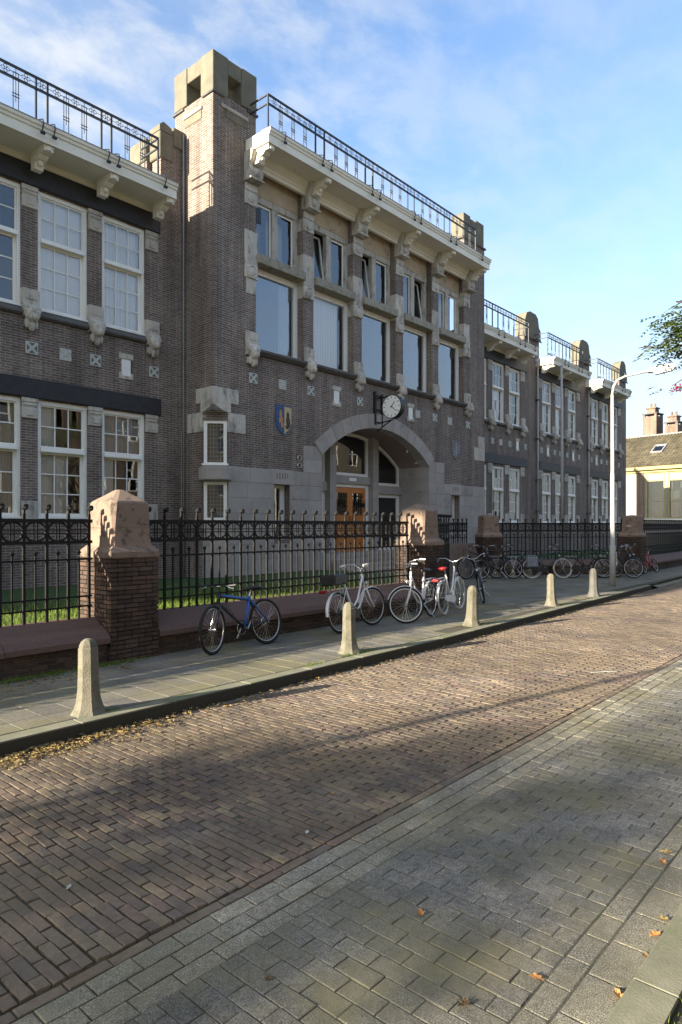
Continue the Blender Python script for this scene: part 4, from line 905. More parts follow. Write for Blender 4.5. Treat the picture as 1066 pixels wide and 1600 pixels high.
# wall clock on its bracket
ck=thing('wall_clock',(17.6,FC,5.2),'round white clock on a black iron bracket above the entrance arch','clock',world=True)
cxk,cyk,czk=17.55,13.12,5.77; A=lambda p:Vector((cxk+p.z,cyk+p.x,czk+p.y))
G().lathe([(.36,-.10),(.385,-.10),(.385,.10),(.36,.10)],(0,0,0),32).xf(A).obj('case','black',ck,smooth=False)
for s_ in (-1,1):
    f_=G().lathe([(.362,.0),(.362,.006)],(0,0,0),32).xf(lambda p:A(Vector((p.x,p.y,s_*(.102+p.z))))).obj('face','clockw',ck)
    g=G()
    for k in range(12):
        t=k*math.pi/6; d=Vector((math.sin(t),math.cos(t))); e=Vector((d.y,-d.x)); r0,r1=(.27,.33); hw=.012
        pts=[(d*r0+e*hw),(d*r0-e*hw),(d*r1-e*hw),(d*r1+e*hw)]; g.add([A(Vector((p[0],p[1],s_*.1105))) for p in pts],[(0,1,2,3)])
    for t,L,hw in ((R(38),.2,.014),(R(128),.25,.010)):
        d=Vector((math.sin(t)*s_,math.cos(t))); e=Vector((d.y,-d.x)); pts=[-d*.05+e*hw,-d*.05-e*hw,d*L-e*hw,d*L+e*hw]; g.add([A(Vector((p[0],p[1],s_*.112))) for p in pts],[(0,1,2,3)])
    g.obj('hands','black',f_)
g=G(); g.box(17.42,17.52,FC-.06,FC-.002,5.25,6.35); g.box(17.82,17.87,FC-.06,FC-.002,5.2,6.3)
for z in (6.2,5.75,5.32): g.box(17.5,17.85,FC-.055,FC-.015,z,z+.04)
g.tube([(17.6,FC-.03,6.12),(17.6,cyk+.1,6.17)],.022,6); g.tube([(17.6,FC-.03,5.3),(17.58,cyk+.05,5.36)],.022,6); g.tube([(17.6,FC-.03,5.05),(17.58,cyk+.1,5.36)],.02,6)
g.obj('bracket','iron',ck)
# flagpole in the front garden
fp=thing('flagpole',(31.6,13.4,.4),'tall slim white flagpole standing before the right wing','flagpole',world=True)
G().tube([(31.6,13.4,.4),(31.6,13.4,5),(31.55,13.4,9.6)],[.075,.068,.05],10).obj('pole','poster',fp,smooth=True)
g=G(); g.ball((31.55,13.4,9.66),.07,8,6); g.obj('finial','poster',fp); g=G(); g.box(31.47,31.5,13.28,13.34,1.4,1.6); g.box(31.45,31.75,13.3,13.5,1.9,1.96); g.box(31.45,31.75,13.3,13.5,1.3,1.36); g.obj('cleat','black',fp)

# ---------------------------------------------------------------- garden wall, fences, gate piers
garden=struct(G().add([(-14,8.45,.56),(12,8.45,.56),(15,11,.56),(15,FC,.54),(11,FL,.5),(-14,FL,.5)],[(0,1,2,3,4,5)]).obj('lawn','grassg'))
G().add([(20.5,12,.45),(25.3,8.4,.45),(60,9.4,.45),(60,FL,.45),(20.5,FL,.45)],[(0,1,2,3,4)]).obj('lawn_bed','grassg',garden)
def fr(p0,p1):
    d=Vector((p1[0]-p0[0],p1[1]-p0[1],0)); return d.length,math.atan2(d.y,d.x)
def garden_wall(p0,p1,label,front=.0,brickobj=False):
    """low brick wall under a sloping granite coping; local x along, +y towards the garden"""
    L,a=fr(p0,p1); t=thing('garden_wall',(p0[0],p0[1],.105),label,'wall','low garden walls along the street',rz=a)
    G().box(0,L,.085,.5,0,.3).obj('core','mortar',t)
    r=random.Random(int(p0[0]*7)); g=G()
    for row in range(5):
        x=-.1*(row%2)
        while x<L:
            l=.21; x0,x1=max(x,0),min(x+l-.009,L)
            if x1-x0>.03: d=r.uniform(0,.005); g.cbox(x0,x1,.075-d,.14,.003+row*.06,.052+row*.06,.004)
            x+=l
    stuff(g.obj('bricks','pbrick',t))
    n=max(1,round(L/1.35)); 
    for k in range(n):
        x0,x1=L*k/n+.003,L*(k+1)/n-.003; dz=r.uniform(-.004,.004)
        G().prism([(0,.285),(-.0,.35),(.05,.41),(.40,.585),(.52,.585),(.52,.285)],x0,x1,lambda u,v,q:(q,u,v+dz)).obj('coping_stone','graniteD',t)
    return t
finp={}
def fence(p0,p1,label,z0=.66,far=False,ends=(True,True),zt=1.97,group='iron fence panels along the street'):
    L,a=fr(p0,p1); t=thing('iron_fence',(p0[0],p0[1],0),label,'fence',group,rz=a)
    S=.285; n=max(2,int(round((L-.1)/S))); S=(L-.08)/n; zr=zt-.275
    for z,h,w_ in ((zt,.022,.022),(zr,.02,.018),(zt-.5,.013,.013),(zt-.99,.011,.011),(zt-1.12,.011,.011)):
        if z<z0: continue
        G().box(0,L,-w_,w_,z-h,z+h).obj('rail','iron',t)
    tall=short=ringp=None
    for k in range(n+1):
        x=.04+S*k
        if tall is None:
            g=G(); r_=.0165; g.box(-r_,r_,-r_,r_,z0,zt+.09)
            if far: g.ball((0,-.0,zt+.13),(.035,.035,.045),6,5)
            else:
                g.tube([(0,0,zt+.07),(0,0,zt+.14),(.004,-.02,zt+.172),(.01,-.055,zt+.175),(.014,-.075,zt+.145)],[.017,.020,.028,.026,.008],6)
                g.ball((.002,-.03,zt+.165),(.044,.048,.038),7,5); g.prism([(-.03,.0),(-.02,.025),(.02,.025),(.03,0),(0,-.03)],-.012,.012,lambda u,v,q:(u,-.055+q,zt+.18+v))
            tall=g.obj('tall_bar','iron',t,loc=(x,0,0))
        else: cp(tall,t,(x,0,0))
        if k<n:
            xm=x+S/2
            if short is None:
                g=G(); r_=.0095; g.box(-r_,r_,-r_,r_,z0,zt-.43); g.ball((0,0,zt-.41),(.026,.026,.026),6,5)
                for q in range(6): an=q*1.047; g.ball((.027*math.cos(an),0,zt-.41+.027*math.sin(an)),.011,4,3)
                short=g.obj('picket','iron',t,loc=(xm,0,0))
            else: cp(short,t,(xm,0,0))
            if ringp is None:
                g=G(); R_=min(.13,S/2-.012); zc_=(zt+zr)/2; g.ring((0,0,zc_),(1,0,0),(0,0,1),R_-.002,.0155,20,5)
                for d in (-.022,.022): g.box(d-.007,d+.007,-.007,.007,zr,zt); g.box(-S/2,S/2,-.008,.008,zc_+d-.007,zc_+d+.007)
                ringp=g.obj('ring_ornament','iron',t,loc=(xm,0,0))
            else: cp(ringp,t,(xm,0,0))
            for q in (0,1):
                pass
    return t
def gate_pier(x,y,label,w_=.72,d_=.8,near=False,rz=0,top=2.4,group='gate piers'):
    t=thing('gate_pier',(x,y,.105),label,'pillar',group,rz=rz)
    H=1.37
    G().box(-w_/2+.05,w_/2-.05,-d_/2+.05,d_/2-.05,0,H).obj('core','mortar',t)
    r=random.Random(int(x*13)); g=G(); pieces=[]
    for row in range(23):
        z0_=.003+row*.0596; z1_=z0_+.0496
        off=.105 if row%2 else 0
        for (ax,L) in (('f',w_),('b',w_),('l',d_),('r',d_)):
            p=-L/2+ (0 if (ax in 'fb')==(row%2==0) else .105)
            e=L/2- (0 if (ax in 'fb')==(row%2==0) else .105)
            k=0
            while p<e-.02:
                l=.21 if k or row%4<2 else .105; k+=1; q=min(p+l-.01,e); 
                if e-q<.06: q=e
                dd=r.uniform(0,.004); o0,o1=-.0-dd,.098
                if ax=='f': b=(p,q,-d_/2+o0,-d_/2+o1)
                elif ax=='b': b=(p,q,d_/2-o1,d_/2-o0)
                elif ax=='l': b=(-w_/2+o0,-w_/2+o1,p,q)
                else: b=(w_/2-o1,w_/2-o0,p,q)
                pieces.append((ax,row,(*b,z0_,z1_))); p=q+.01
    if near:
        pr={}
        for ax,row,b in pieces:
            if ax in 'fl':
                key=(round(b[1]-b[0],3),round(b[3]-b[2],3)); c=((b[0]+b[1])/2,(b[2]+b[3])/2,(b[4]+b[5])/2)
                if key not in pr: pr[key]=G().cbox(-key[0]/2,key[0]/2,-key[1]/2,key[1]/2,-.0248,.0248,.004).obj('brick','pbrick',t,loc=c)
                else: cp(pr[key],t,c)
            else: g.cbox(*b,.004)
        stuff(g.obj('bricks','pbrick',t))
    else:
        for ax,row,b in pieces: g.cbox(*b,.004)
        stuff(g.obj('bricks','pbrick',t))
    # granite shoulders and faceted cap
    W,D=w_/2+.015,d_/2+.015; c=W-.15; dd=D-.15
    g=G(); g.cbox(-W,W,-D,D,H,H+.1,.015); g.add([(-W+.015,-D+.015,H+.1),(W-.015,-D+.015,H+.1),(W-.015,D-.015,H+.1),(-W+.015,D-.015,H+.1),(-c,-dd,H+.24),(c,-dd,H+.24),(c,dd,H+.24),(-c,dd,H+.24)],[(0,1,5,4),(1,2,6,5),(2,3,7,6),(3,0,4,7)])
    g.obj('shoulder_stone','granite',t)
    b=.13; oc=lambda W,D,z,b:[(-W+b,-D,z),(W-b,-D,z),(W,-D+b,z),(W,D-b,z),(W-b,D,z),(-W+b,D,z),(-W,D-b,z),(-W,-D+b,z)]
    W2,D2=W-.09,D-.09; zt=top-.105
    for lv in ([oc(W2+.02,D2+.02,H+.13,.03),oc(W2,D2,H+.3,.03),oc(W2,D2,H+.40,.03)],[oc(W2-.002,D2-.002,H+.405,.03),oc(W2,D2,H+.735,.06),oc(W2-.02,D2-.02,H+.765,.06),oc(.05,.05,zt,.03)]):
        g=G(); f=[tuple(range(8))[::-1]]; m_=len(lv)
        for l in range(m_-1):
            for k in range(8): f.append((l*8+k,l*8+(k+1)%8,(l+1)*8+(k+1)%8,(l+1)*8+k))
        f.append(tuple((m_-1)*8+k for k in range(8))); g.add([p for q in lv for p in q],f); g.obj('cap_stone','granite',t)
    g=G(); 
    for yy in (-D2-.012,): g.prism([(-.1,H+.13),(.1,H+.13),(.05,H+.3),(-.05,H+.3)],yy,yy+.06,lambda u,v,q:(u,q,v))
    g.prism([(-.1,H+.13),(.1,H+.13),(.05,H+.3),(-.05,H+.3)],-W2-.012,-W2+.05,lambda u,v,q:(q,u,v)); g.obj('cap_tongue','granite',t)
    return t
gate_pier(4.90,8.35,'large pink granite-capped brick pier nearest the camera, left of the blue bicycle',near=True)
gate_pier(12.07,8.33,'brick pier with pink granite cap behind the white bicycles',top=2.38)
gate_pier(21.35,11.75,'brick pier with granite cap set back behind the black bicycles',top=2.28,rz=R(-40))
gate_pier(25.75,8.25,'brick pier with granite cap beside the red bicycle at the far right',top=2.28)
garden_wall((-14,7.93),(4.53,7.93),'low brick wall with red granite coping left of the nearest pier')
garden_wall((5.27,7.93),(11.70,7.93),'low brick wall with red granite coping behind the blue bicycle')
garden_wall((21.9,11.35),(25.45,8.15),'low brick wall with granite coping behind the far row of bicycles')
garden_wall((26.2,8.0),(60,8.8),'low brick wall with granite coping running on past the far pier')
fence((-14,8.36),(4.5,8.36),'black iron fence panel with ring band left of the nearest pier')
fence((5.3,8.36),(11.7,8.36),'black iron fence panel with ring band between the two nearest piers')
fence((12.5,8.36),(14.55,9.12),'black iron gate leaf standing open beside the second pier',z0=.2,group='iron fence panels along the street')
fence((21.75,11.75),(25.5,8.5),'black iron fence panel behind the far row of bicycles',far=True)
fence((26.15,8.4),(60,9.2),'black iron fence running on past the far pier',far=True)
# low entrance cheek wall
ew=thing('entrance_wall',(17.4,12.0,.1),'low brick wall with a broad sloping granite block left of the set-back pier','wall',world=True)
G().box(17.3,20.95,11.95,12.6,.1,.72).obj('brickwork','pinkbr' if False else 'brick',ew)
G().prism([(17.3,.725),(20.95,.725),(20.95,.80),(20.6,1.28),(17.3,1.28)],11.9,12.65,lambda u,v,a:(u,a,v)).obj('coping_stone','granite',ew)
fence((17.3,12.35),(20.9,12.35),'short black iron fence on the granite wall by the entrance',z0=1.27,far=True)

# ---------------------------------------------------------------- bollards, lamp posts
bp=None
for k,(x,y,lb) in enumerate(((3.22,6.04,'pale octagonal concrete bollard nearest the camera, before the big pier'),(7.15,6.12,'pale concrete bollard in front of the white bicycle with the red rear lamp'),(10.55,6.14,'pale concrete bollard in front of the two white bicycles'),(14.3,6.30,'pale concrete bollard in front of the white-tyred bicycle'),(16.8,6.30,'bollard in the shade beside the lamp post, its shade put into the colour'))):
    t=thing('bollard',(x,y,.12),lb,'bollard','bollards along the kerb',rz=rnd.uniform(-.2,.2)); t.rotation_euler=(rnd.uniform(-.02,.02),rnd.uniform(-.02,.02),t.rotation_euler.z); t.location.z=.114
    dk=k==4
    if bp is None or dk:
        o=G().lathe([(.178,.0),(.168,.012),(.138,.06),(.116,.13),(.104,.22),(.096,.4),(.092,.63),(.084,.638),(.082,.66),(.066,.692),(.04,.712),(.01,.72)],(0,0,0),8,R(22.5)).obj('post','conc_shade' if dk else 'conc',t)
        if not dk: bp=o
    else: cp(bp,t,(0,0,0))
def lamp(x,y,label,rz=0):
    t=thing('street_lamp',(x,y,.12),label,'street lamp','street lamps',rz=rz)
    G().tube([(0,0,0),(0,0,1.18),(0,0,1.2),(0,0,3.3),(0,0,3.32),(-.06,0,5.6)],[.088,.088,.068,.062,.052,.046],10).obj('pole','poster',t,smooth=True)
    g=G(); g.tube([(-.06,0,5.58),(-.06,-.04,5.85),(-.05,-.14,6.02),(0,-.35,6.12),(.0,-1.02,6.2)],[.044,.042,.038,.034,.03],8); g.obj('arm','poster',t,smooth=True)
    g=G(); g.prism([(-.95,6.16),(-1.03,6.28),(-1.55,6.33),(-1.66,6.30),(-1.68,6.22),(-1.1,6.15)],-.11,.11,lambda u,v,a:(a,u,v)); hd=g.obj('lamp_head','poster',t)
    G().prism([(-1.08,6.148),(-1.64,6.218),(-1.58,6.15),(-1.16,6.08)],-.095,.095,lambda u,v,a:(a,u,v)).obj('lamp_cover','yellow' if False else 'clockw',hd)
    g=G(); g.box(-.05,.05,-.115,-.1,.6,1.0); g.obj('hatch','poster',t)
lamp(20.0,6.95,'tall pale street lamp with a curved arm over the road, before the right wing',R(12))
lamp(-7.4,6.9,'tall pale street lamp beyond the left edge of the picture',0)

# ---------------------------------------------------------------- bicycles
def bike(name,loc,heading,lean,label,paint,style='city',tyre='rubber',steer=0.,fender=None,carrier=True,saddle='black',rim='chrome',extra=(),Rw=.34,grip='black',guard=None):
    t=thing(name,loc,label,'bicycle','bicycles leaning along the wall'); t.rotation_euler=(R(lean),0,R(heading))
    fender=fender or paint
    HB=Vector((.93,0,.66)) if style!='mtb' else Vector((.93,0,.70)); HT=Vector((.875,0,.93)) if style!='mtb' else Vector((.885,0,.83)); WB=1.08
    ax=(HT-HB).normalized(); rot=Matrix.Translation(HB)@Matrix.Rotation(R(steer),4,ax)@Matrix.Translation(-HB)
    BB=Vector((.46,0,.29)); ST=Vector((.27,0,.80)) if style!='mtb' else Vector((.29,0,.74)); RH=Vector((0,0,Rw)); FH=Vector((WB,0,Rw))
    tb=.0195
    g=G()
    g.tube([HB,HT],.02,8); g.tube([BB,ST],tb,8)
    if style=='mtb':
        g.tube([HT-ax*.04,ST-(ST-BB)*.1],tb,8); g.tube([HB+ax*.02,BB],.02,8)
    elif style=='men':
        g.tube([HT-ax*.05,ST-(ST-BB)*.06],tb,8); g.tube([HB+ax*.02,BB],.018,8)
    else:
        g.tube([HT-ax*.05,Vector((.78,0,.70)),Vector((.64,0,.50)),Vector((.5,0,.40)),BB+(ST-BB)*.22],.017,8); g.tube([HB+ax*.02,Vector((.80,0,.5)),Vector((.66,0,.36)),BB],.017,8)
    for s_ in (-1,1):
        y=Vector((0,s_*.055,0)); g.tube([BB+y*.6,RH+y],.010,6); g.tube([ST-(ST-BB)*.12+y*.4,RH+y],.009,6)
    g.ball(BB,(.03,.045,.03),8,6); g.obj('frame',paint,t,smooth=True)
    def RT(gg): return gg.xf(lambda p:rot@p)
    g=G(); 
    for s_ in (-1,1):
        y=Vector((0,s_*.05,0)); g.tube([HB+y,HB+(FH-HB)*.55+y+Vector((-.015,0,0)),FH+y],.012,6)
    g.tube([HB+Vector((0,-.05,0)),HB+Vector((0,.05,0))],.014,6); RT(g).obj('fork',paint,t,smooth=True)
    stem=HT+ax*.10
    g=G(); g.tube([HT,stem],.012,6)
    if style=='mtb':
        e=stem+Vector((.07,0,.01)); g.tube([stem,e],.014,6); bars=[e+Vector((0,y,z)) for y,z in ((-.3,.02),(-.1,.0),(.1,0),(.3,.02))]
    else:
        e=stem+Vector((.03,0,.0)); bars=[e+Vector((x,y,z)) for x,y,z in ((-.24,-.29,.06),(-.10,-.28,.08),(.02,-.18,.07),(.03,-.06,0),(.03,.06,0),(.02,.18,.07),(-.10,.28,.08),(-.24,.29,.06))]
    g.tube(bars,.011,6); hb=RT(g).obj('handlebar','chrome' if style!='mtb' else 'black',t,smooth=True)
    for q,nx in ((bars[0],bars[1]),(bars[-1],bars[-2])):
        d=(nx-q).normalized(); g=G(); g.tube([q,q+d*.11],.017,7); RT(g).obj('grip',grip,hb)
        g=G(); g.tube([q+d*.14,q+d*.1+Vector((.03,0,-.03)),q+d*.02+Vector((.03,0,-.05))],.006,4); RT(g).obj('brake_lever','chrome',hb)
    g=G()
    for s_ in (-1,1): g.tube([rot@(bars[0 if s_<0 else -1].lerp(bars[1 if s_<0 else -2],.9)),rot@(stem+Vector((.10,s_*.10,.05))),rot@(stem+Vector((.09,s_*.02,-.08))),HB+Vector((-.05,s_*.02,.12)),BB.lerp(HB,.4)+Vector((0,s_*.022,.02))],.0035,4)
    g.obj('cables','black',t)
    # wheels
    for c,isf in ((RH,0),(FH,1)):
        g=G(); g.ring(c,(1,0,0),(0,0,1),Rw-.018,.019 if style!='mtb' else .025,32,7); ty=(RT(g) if isf else g); wh=ty.obj('wheel',tyre,t,smooth=True)
        g=G(); g.ring(c,(1,0,0),(0,0,1),Rw-.045,.011,32,5); (RT(g) if isf else g).obj('rim',rim,wh,smooth=True)
        g=G()
        for k in range(28):
            an=2*math.pi*k/28; b2=an+(.55 if k%2 else -.55); s_=.03 if (k//2)%2 else -.03
            g.tube([c+Vector((.022*math.cos(b2),s_,.022*math.sin(b2))),c+Vector(((Rw-.05)*math.cos(an),0,(Rw-.05)*math.sin(an)))],.0017,3,cap=False)
        g.tube([c+Vector((0,-.055,0)),c+Vector((0,.055,0))],.018,7); (RT(g) if isf else g).obj('spokes','chrome',wh)
        if style!='mtb':
            g=G(); n=16; lo,hi=(R(5),R(185)) if not isf else (R(25),R(165)); v=[];f=[]
            for k in range(n+1):
                an=lo+(hi-lo)*k/n
                for rr,yy in ((Rw+.002,-.03),(Rw+.014,-.016),(Rw+.014,.016),(Rw+.002,.03)): v.append(c+Vector((rr*math.cos(an),yy,rr*math.sin(an))))
            for k in range(n):
                for j in range(3): f.append((k*4+j,k*4+j+1,k*4+j+5,k*4+j+4))
            g.add(v,f); (RT(g) if isf else g).obj('mudguard',fender,t,smooth=True)
    # saddle
    sp=ST+(ST-BB).normalized()*.12; g=G(); g.tube([ST,sp],.013,6); g.obj('seat_post','chrome',t)
    v=[];f=[]; prof=[(-.15,.075,.0),(-.12,.095,.02),(-.03,.075,.02),(.06,.03,.012),(.12,.018,.0)]
    g=G()
    for x,w_,h in prof:
        for k in range(8): an=2*math.pi*k/8; v.append(sp+Vector((x,w_*math.cos(an),h*.6+.03*math.sin(an))))
    for i in range(4):
        for k in range(8): f.append((i*8+k,i*8+(k+1)%8,(i+1)*8+(k+1)%8,(i+1)*8+k))
    f+=[tuple(range(8))[::-1],tuple(32+k for k in range(8))]; g.add(v,f); g.obj('saddle',saddle,t,smooth=True)
    # crank, pedals, chain guard
    g=G(); g.ring(BB+Vector((0,-.06,0)),(1,0,0),(0,0,1),.085,.006,18,4); g.tube([BB+Vector((0,-.075,0)),BB+Vector((.10,-.075,-.13))],.009,5); g.tube([BB+Vector((0,.075,0)),BB+Vector((-.10,.075,.13))],.009,5)
    g.tube([BB+Vector((0,-.08,0)),BB+Vector((0,.08,0))],.014,6); cr_=g.obj('crank','chrome',t)
    for s_,q in ((-1,(.10,-.12,-.13)),(1,(-.10,.12,.13))): c=BB+Vector(q); G().box(c.x-.045,c.x+.045,c.y-.04,c.y+.04,c.z-.01,c.z+.01).obj('pedal','black',cr_)
    if style!='mtb':
        g=G(); g.prism([(-.05,Rw+.03),(.02,Rw+.055),(.42,.36),(.55,.33),(.56,.25),(.45,.2),(.02,Rw-.06),(-.05,Rw-.04)],-.085,-.06,lambda u,v,a:(u,a,v)); g.obj('chain_guard',guard or 'black',t)
        if carrier:
            g=G(); z=Rw*2+.06
            for s_ in (-.05,.05): g.tube([(.22,s_,z),(-.22,s_,z)],.006,5); g.tube([(0,s_*1.1,Rw),(-.12,s_,z)],.005,5); g.tube([(0,s_*1.1,Rw),(.05,s_,z)],.005,5)
            for x in (-.22,-.08,.06,.2): g.tube([(x,-.05,z),(x,.05,z)],.005,4)
            g.obj('carrier','chrome',t)
        g=G(); g.ball(HB+ax*.1+Vector((.07,0,0)),(.035,.04,.04),8,6); RT(g).obj('headlamp','chrome',t,smooth=True)
        g=G(); g.tube([BB+Vector((-.03,.03,-.02)),(.28,.17,.02)],.009,5); g.obj('kick_stand','chrome',t)
    else:
        g=G(); g.ring((0,-.045,Rw),(1,0,0),(0,0,1),.05,.01,14,4); g.obj('sprocket','chrome',t)
    for e in extra:
        if e=='pannier':
            g=G()
            for s_ in (-1,1): g.cbox(-.22,.16,s_*.13-.06,s_*.13+.06,.36,.72,.03)
            o=g.obj('pannier','bag',t); G().cbox(-.2,.14,-.07,.07,.745,.79,.02).obj('flap','bag',o)
        elif e=='rearlamp': G().cbox(-.42,-.36,-.07,.07,.69,.74,.01).obj('rear_lamp','red',t)
        elif e=='crate': 
            g=G(); g.cbox(-.22,.16,-.15,.15,.80,.98,.02); g.obj('carrier_bag','black',t)
        elif e=='bars': g=G(); g.tube([(-.13,0,1.0),(-.02,.0,1.0)],.02,6); g.obj('lock','red',t)
    return t
Z=.122
# (rear wheel position, heading)
def two(rear,front): return (rear[0],rear[1],Z),math.degrees(math.atan2(front[1]-rear[1],front[0]-rear[0]))
l,h=two((6.88,7.50),(5.86,7.42)); bike('bicycle',l,h,9,'black and blue mountain bicycle leaning on the wall beside the nearest pier','bblack','mtb',steer=18,rim='chrome')
t=[o for o in bpy.data.objects if o.name=='bicycle'][0]
g=G(); g.tube([(.46,0,.29),(.29,0,.74)],.0225,8); g.tube([(.865,0,.80),(.31,0,.70)],.0225,8); g.tube([(.29,.015,.70),(.03,.055,.36)],.011,6); g.tube([(.29,-.015,.70),(.03,-.055,.36)],.011,6); g.obj('blue_tubing','bblue',t,smooth=True)
l,h=two((8.32,7.30),(9.36,7.46)); bike('bicycle',l,h,-8,'white city bicycle with red rear lamp and black carrier bag','bwhite','city',steer=-14,extra=('rearlamp','crate'),grip='bwhite',tyre='rubber')
l,h=two((11.04,7.32),(10.0,7.10)); bike('bicycle',l,h,4,'white city bicycle with bright white front mudguard, front wheel towards the road','bwhite','city',steer=-52,rim='bwhite',grip='bwhite')
l,h=two((11.35,7.22),(12.42,7.50)); bike('bicycle',l,h,-5,'white ladies bicycle with a red saddle','bwhite','city',saddle='red',steer=-4,tyre='rubberW',guard='bwhite',extra=('rearlamp',))
l,h=two((14.62,8.17),(13.66,7.64)); bike('bicycle',l,h,13,'black bicycle standing crosswise just right of the red-saddled one','bblack','city',steer=8)
l,h=two((20.5,10.35),(19.75,11.05)); bike('bicycle',l,h,9,'black city bicycle left in the far row, nearest the second pier','bblack','city',steer=20)
l,h=two((20.3,10.9),(19.4,11.5)); bike('bicycle',l,h,7,'dark bicycle half hidden behind the leftmost bicycle of the far row','bblack','men',steer=10)
l,h=two((21.05,10.0),(20.45,10.75)); bike('bicycle',l,h,8,'black bicycle with grey panniers in the far row','bblack','city',extra=('pannier',),steer=6)
l,h=two((21.05,9.95),(21.85,9.2)); bike('bicycle',l,h,-9,'dark green bicycle with white tyres in the far row','bgreen','men',tyre='rubberW',carrier=False)
l,h=two((22.1,9.0),(22.85,8.2)); bike('bicycle',l,h,-8,'tall black bicycle with high chrome handlebar left of the lamp post','bblack','men',steer=-10)
l,h=two((22.85,8.35),(23.35,7.55)); bike('bicycle',l,h,-8,'dark bicycle directly behind the lamp post','bblack','city')
l,h=two((23.5,8.0),(24.3,7.7)); bike('bicycle',l,h,-10,'dark bicycle right of the lamp post near the far pier','bblack','city')
l,h=two((26.9,7.7),(26.3,7.75)); bike('bicycle',l,h,16,'small red bicycle leaning on the wall right of the far pier','bred','mtb',Rw=.26)

# ---------------------------------------------------------------- house at the end of the street
Hs=thing('end_house',(50.05,12.7,0),'low house with mossy tiled roof, yellow window frames and two chimneys at the street end','house',rz=R(-100.173)); Hs.location=(62.56,15.87,-.48); Hs.scale=(1.25,1.25,1.25)
g=G(); wo_=[(-2.58,-1.15,2.35,5.64),(-.99,.55,2.35,5.64),(.72,2.2,2.35,5.64),(2.4,3.9,2.35,5.64)]
wallgrid(g,-9,6,0,6.0,wo_,0,.2); g.add([(6,0,0),(6,7,0),(6,7,6),(6,0,6)],[(0,1,2,3)]); g.box(-9,6,2.2,2.3,0,6.0)
g.obj('wall','offwhite',Hs)
G().cbox(-3.17,-2.67,-.06,.05,0,5.62,.01).obj('pilaster','pinkbr',Hs)
for a,b,z0,z1 in wo_:
    g=G(); t_=.13; y=.02; g.box(a,a+t_,y,y+.14,z0,z1); g.box(b-t_,b,y,y+.14,z0,z1); g.box(a+t_,b-t_,y,y+.14,z1-.1,z1); g.box(a+t_,b-t_,y,y+.14,z0,z0+.1); g.box(a+t_,b-t_,y+.02,y+.12,5.02,5.12); g.box(a+t_,b-t_,y+.05,y+.09,3.55,3.6); wn=g.obj('window','yellow',Hs)
    G().box(a+t_,b-t_,y+.03,y+.06,5.12,5.54).obj('panel','offwhite',wn); 
    G().box(a+t_,b-t_,y+.07,y+.075,z0+.1,5.02).obj('pane','glassD',wn); G().cbox(a-.08,b+.08,-.08,.1,z0-.12,z0-.005,.01).obj('sill','white',wn)
    if a>-1.1:
        g=G(); 
        for x in (a+t_,(a+b)/2-.03,b-t_-.07): g.box(x,x+.07,y+.3,y+.34,z0,5.0)
        for z in (3.6,4.3): g.box(a+t_,b-t_,y+.305,y+.335,z,z+.06)
        g.obj('inner_sash','white',wn)
G().cbox(-9.2,6.2,-.34,.1,5.82,6.06,.02).obj('gutter','yellow',Hs); G().cbox(-9.1,6.1,-.1,.02,5.64,5.815,.02).obj('frieze','yellow',Hs)
sl=math.atan2(8.62-6.08,3.5); Ls=math.hypot(2.54,3.5)
g=G(); g.add([(-9.2,-.3,6.07),(6.2,-.3,6.07),(6.2,3.5,8.62),(-9.2,3.5,8.62)],[(0,1,2,3)]); g.add([(6.2,3.5,8.62),(6.2,7.3,6.07),(-9.2,7.3,6.07),(-9.2,3.5,8.62)],[(0,1,2,3)]); g.add([(6,0,6),(6,7,6),(6,3.5,8.5)],[(0,1,2)]); rf=g.obj('roof','rooft',Hs)
g=G(); nrow=13; tw=.235   # pantiles, one row of waves per course
for r_ in range(nrow):
    d0=Ls*r_/nrow; d1=Ls*(r_+1.18)/nrow
    for i in range(65):
        x=-9.2+i*tw
        if x<-6.5 and False: continue
        v=[]
        for d,lift in ((d0,.065),(min(d1,Ls+.05),.03)):
            for u,hh in ((0,.0),(.06,.0),(.11,.035),(.17,.05),(.235,.012)): v.append((x+u,-.3+d*math.cos(sl),6.07+d*math.sin(sl)+hh+lift))
        v+= [(x+u,-.3+d0*math.cos(sl),6.07+d0*math.sin(sl)+hh+.03) for u,hh in ((0,.0),(.06,.0),(.11,.035),(.17,.05),(.235,.012))]
        g.add(v,[(k,k+1,k+6,k+5) for k in range(4)]+[(10+k,11+k,k+1,k) for k in range(4)])
stuff(g.obj('roof_tiles','rooft',rf))
G().cbox(-9.3,6.3,3.35,3.65,8.6,8.8,.03).obj('ridge_board','offwhite',rf)
yk=1.7; zk=6.07+(yk+.3)*math.tan(sl)
def roofpt(x,u,h): return (x,-.3+u*math.cos(sl)-h*math.sin(sl),6.07+u*math.sin(sl)+h*math.cos(sl))
g=G(); 
def rbox(g,x0,x1,u0,u1,h0,h1): 
    g.add([roofpt(x,u,h) for h in (h0,h1) for (x,u) in ((x0,u0),(x1,u0),(x1,u1),(x0,u1))],[(0,3,2,1),(4,5,6,7),(0,1,5,4),(1,2,6,5),(2,3,7,6),(3,0,4,7)])
for q in ((-2.75,-2.68,1.75,2.75),(-1.97,-1.9,1.75,2.75),(-2.68,-1.97,2.68,2.75),(-2.68,-1.97,1.75,1.82)): rbox(g,*q,.0,.17)
sk=g.obj('skylight','lead',rf); g=G(); rbox(g,-2.68,-1.97,1.82,2.68,.12,.14); g.obj('pane','glassU',sk)
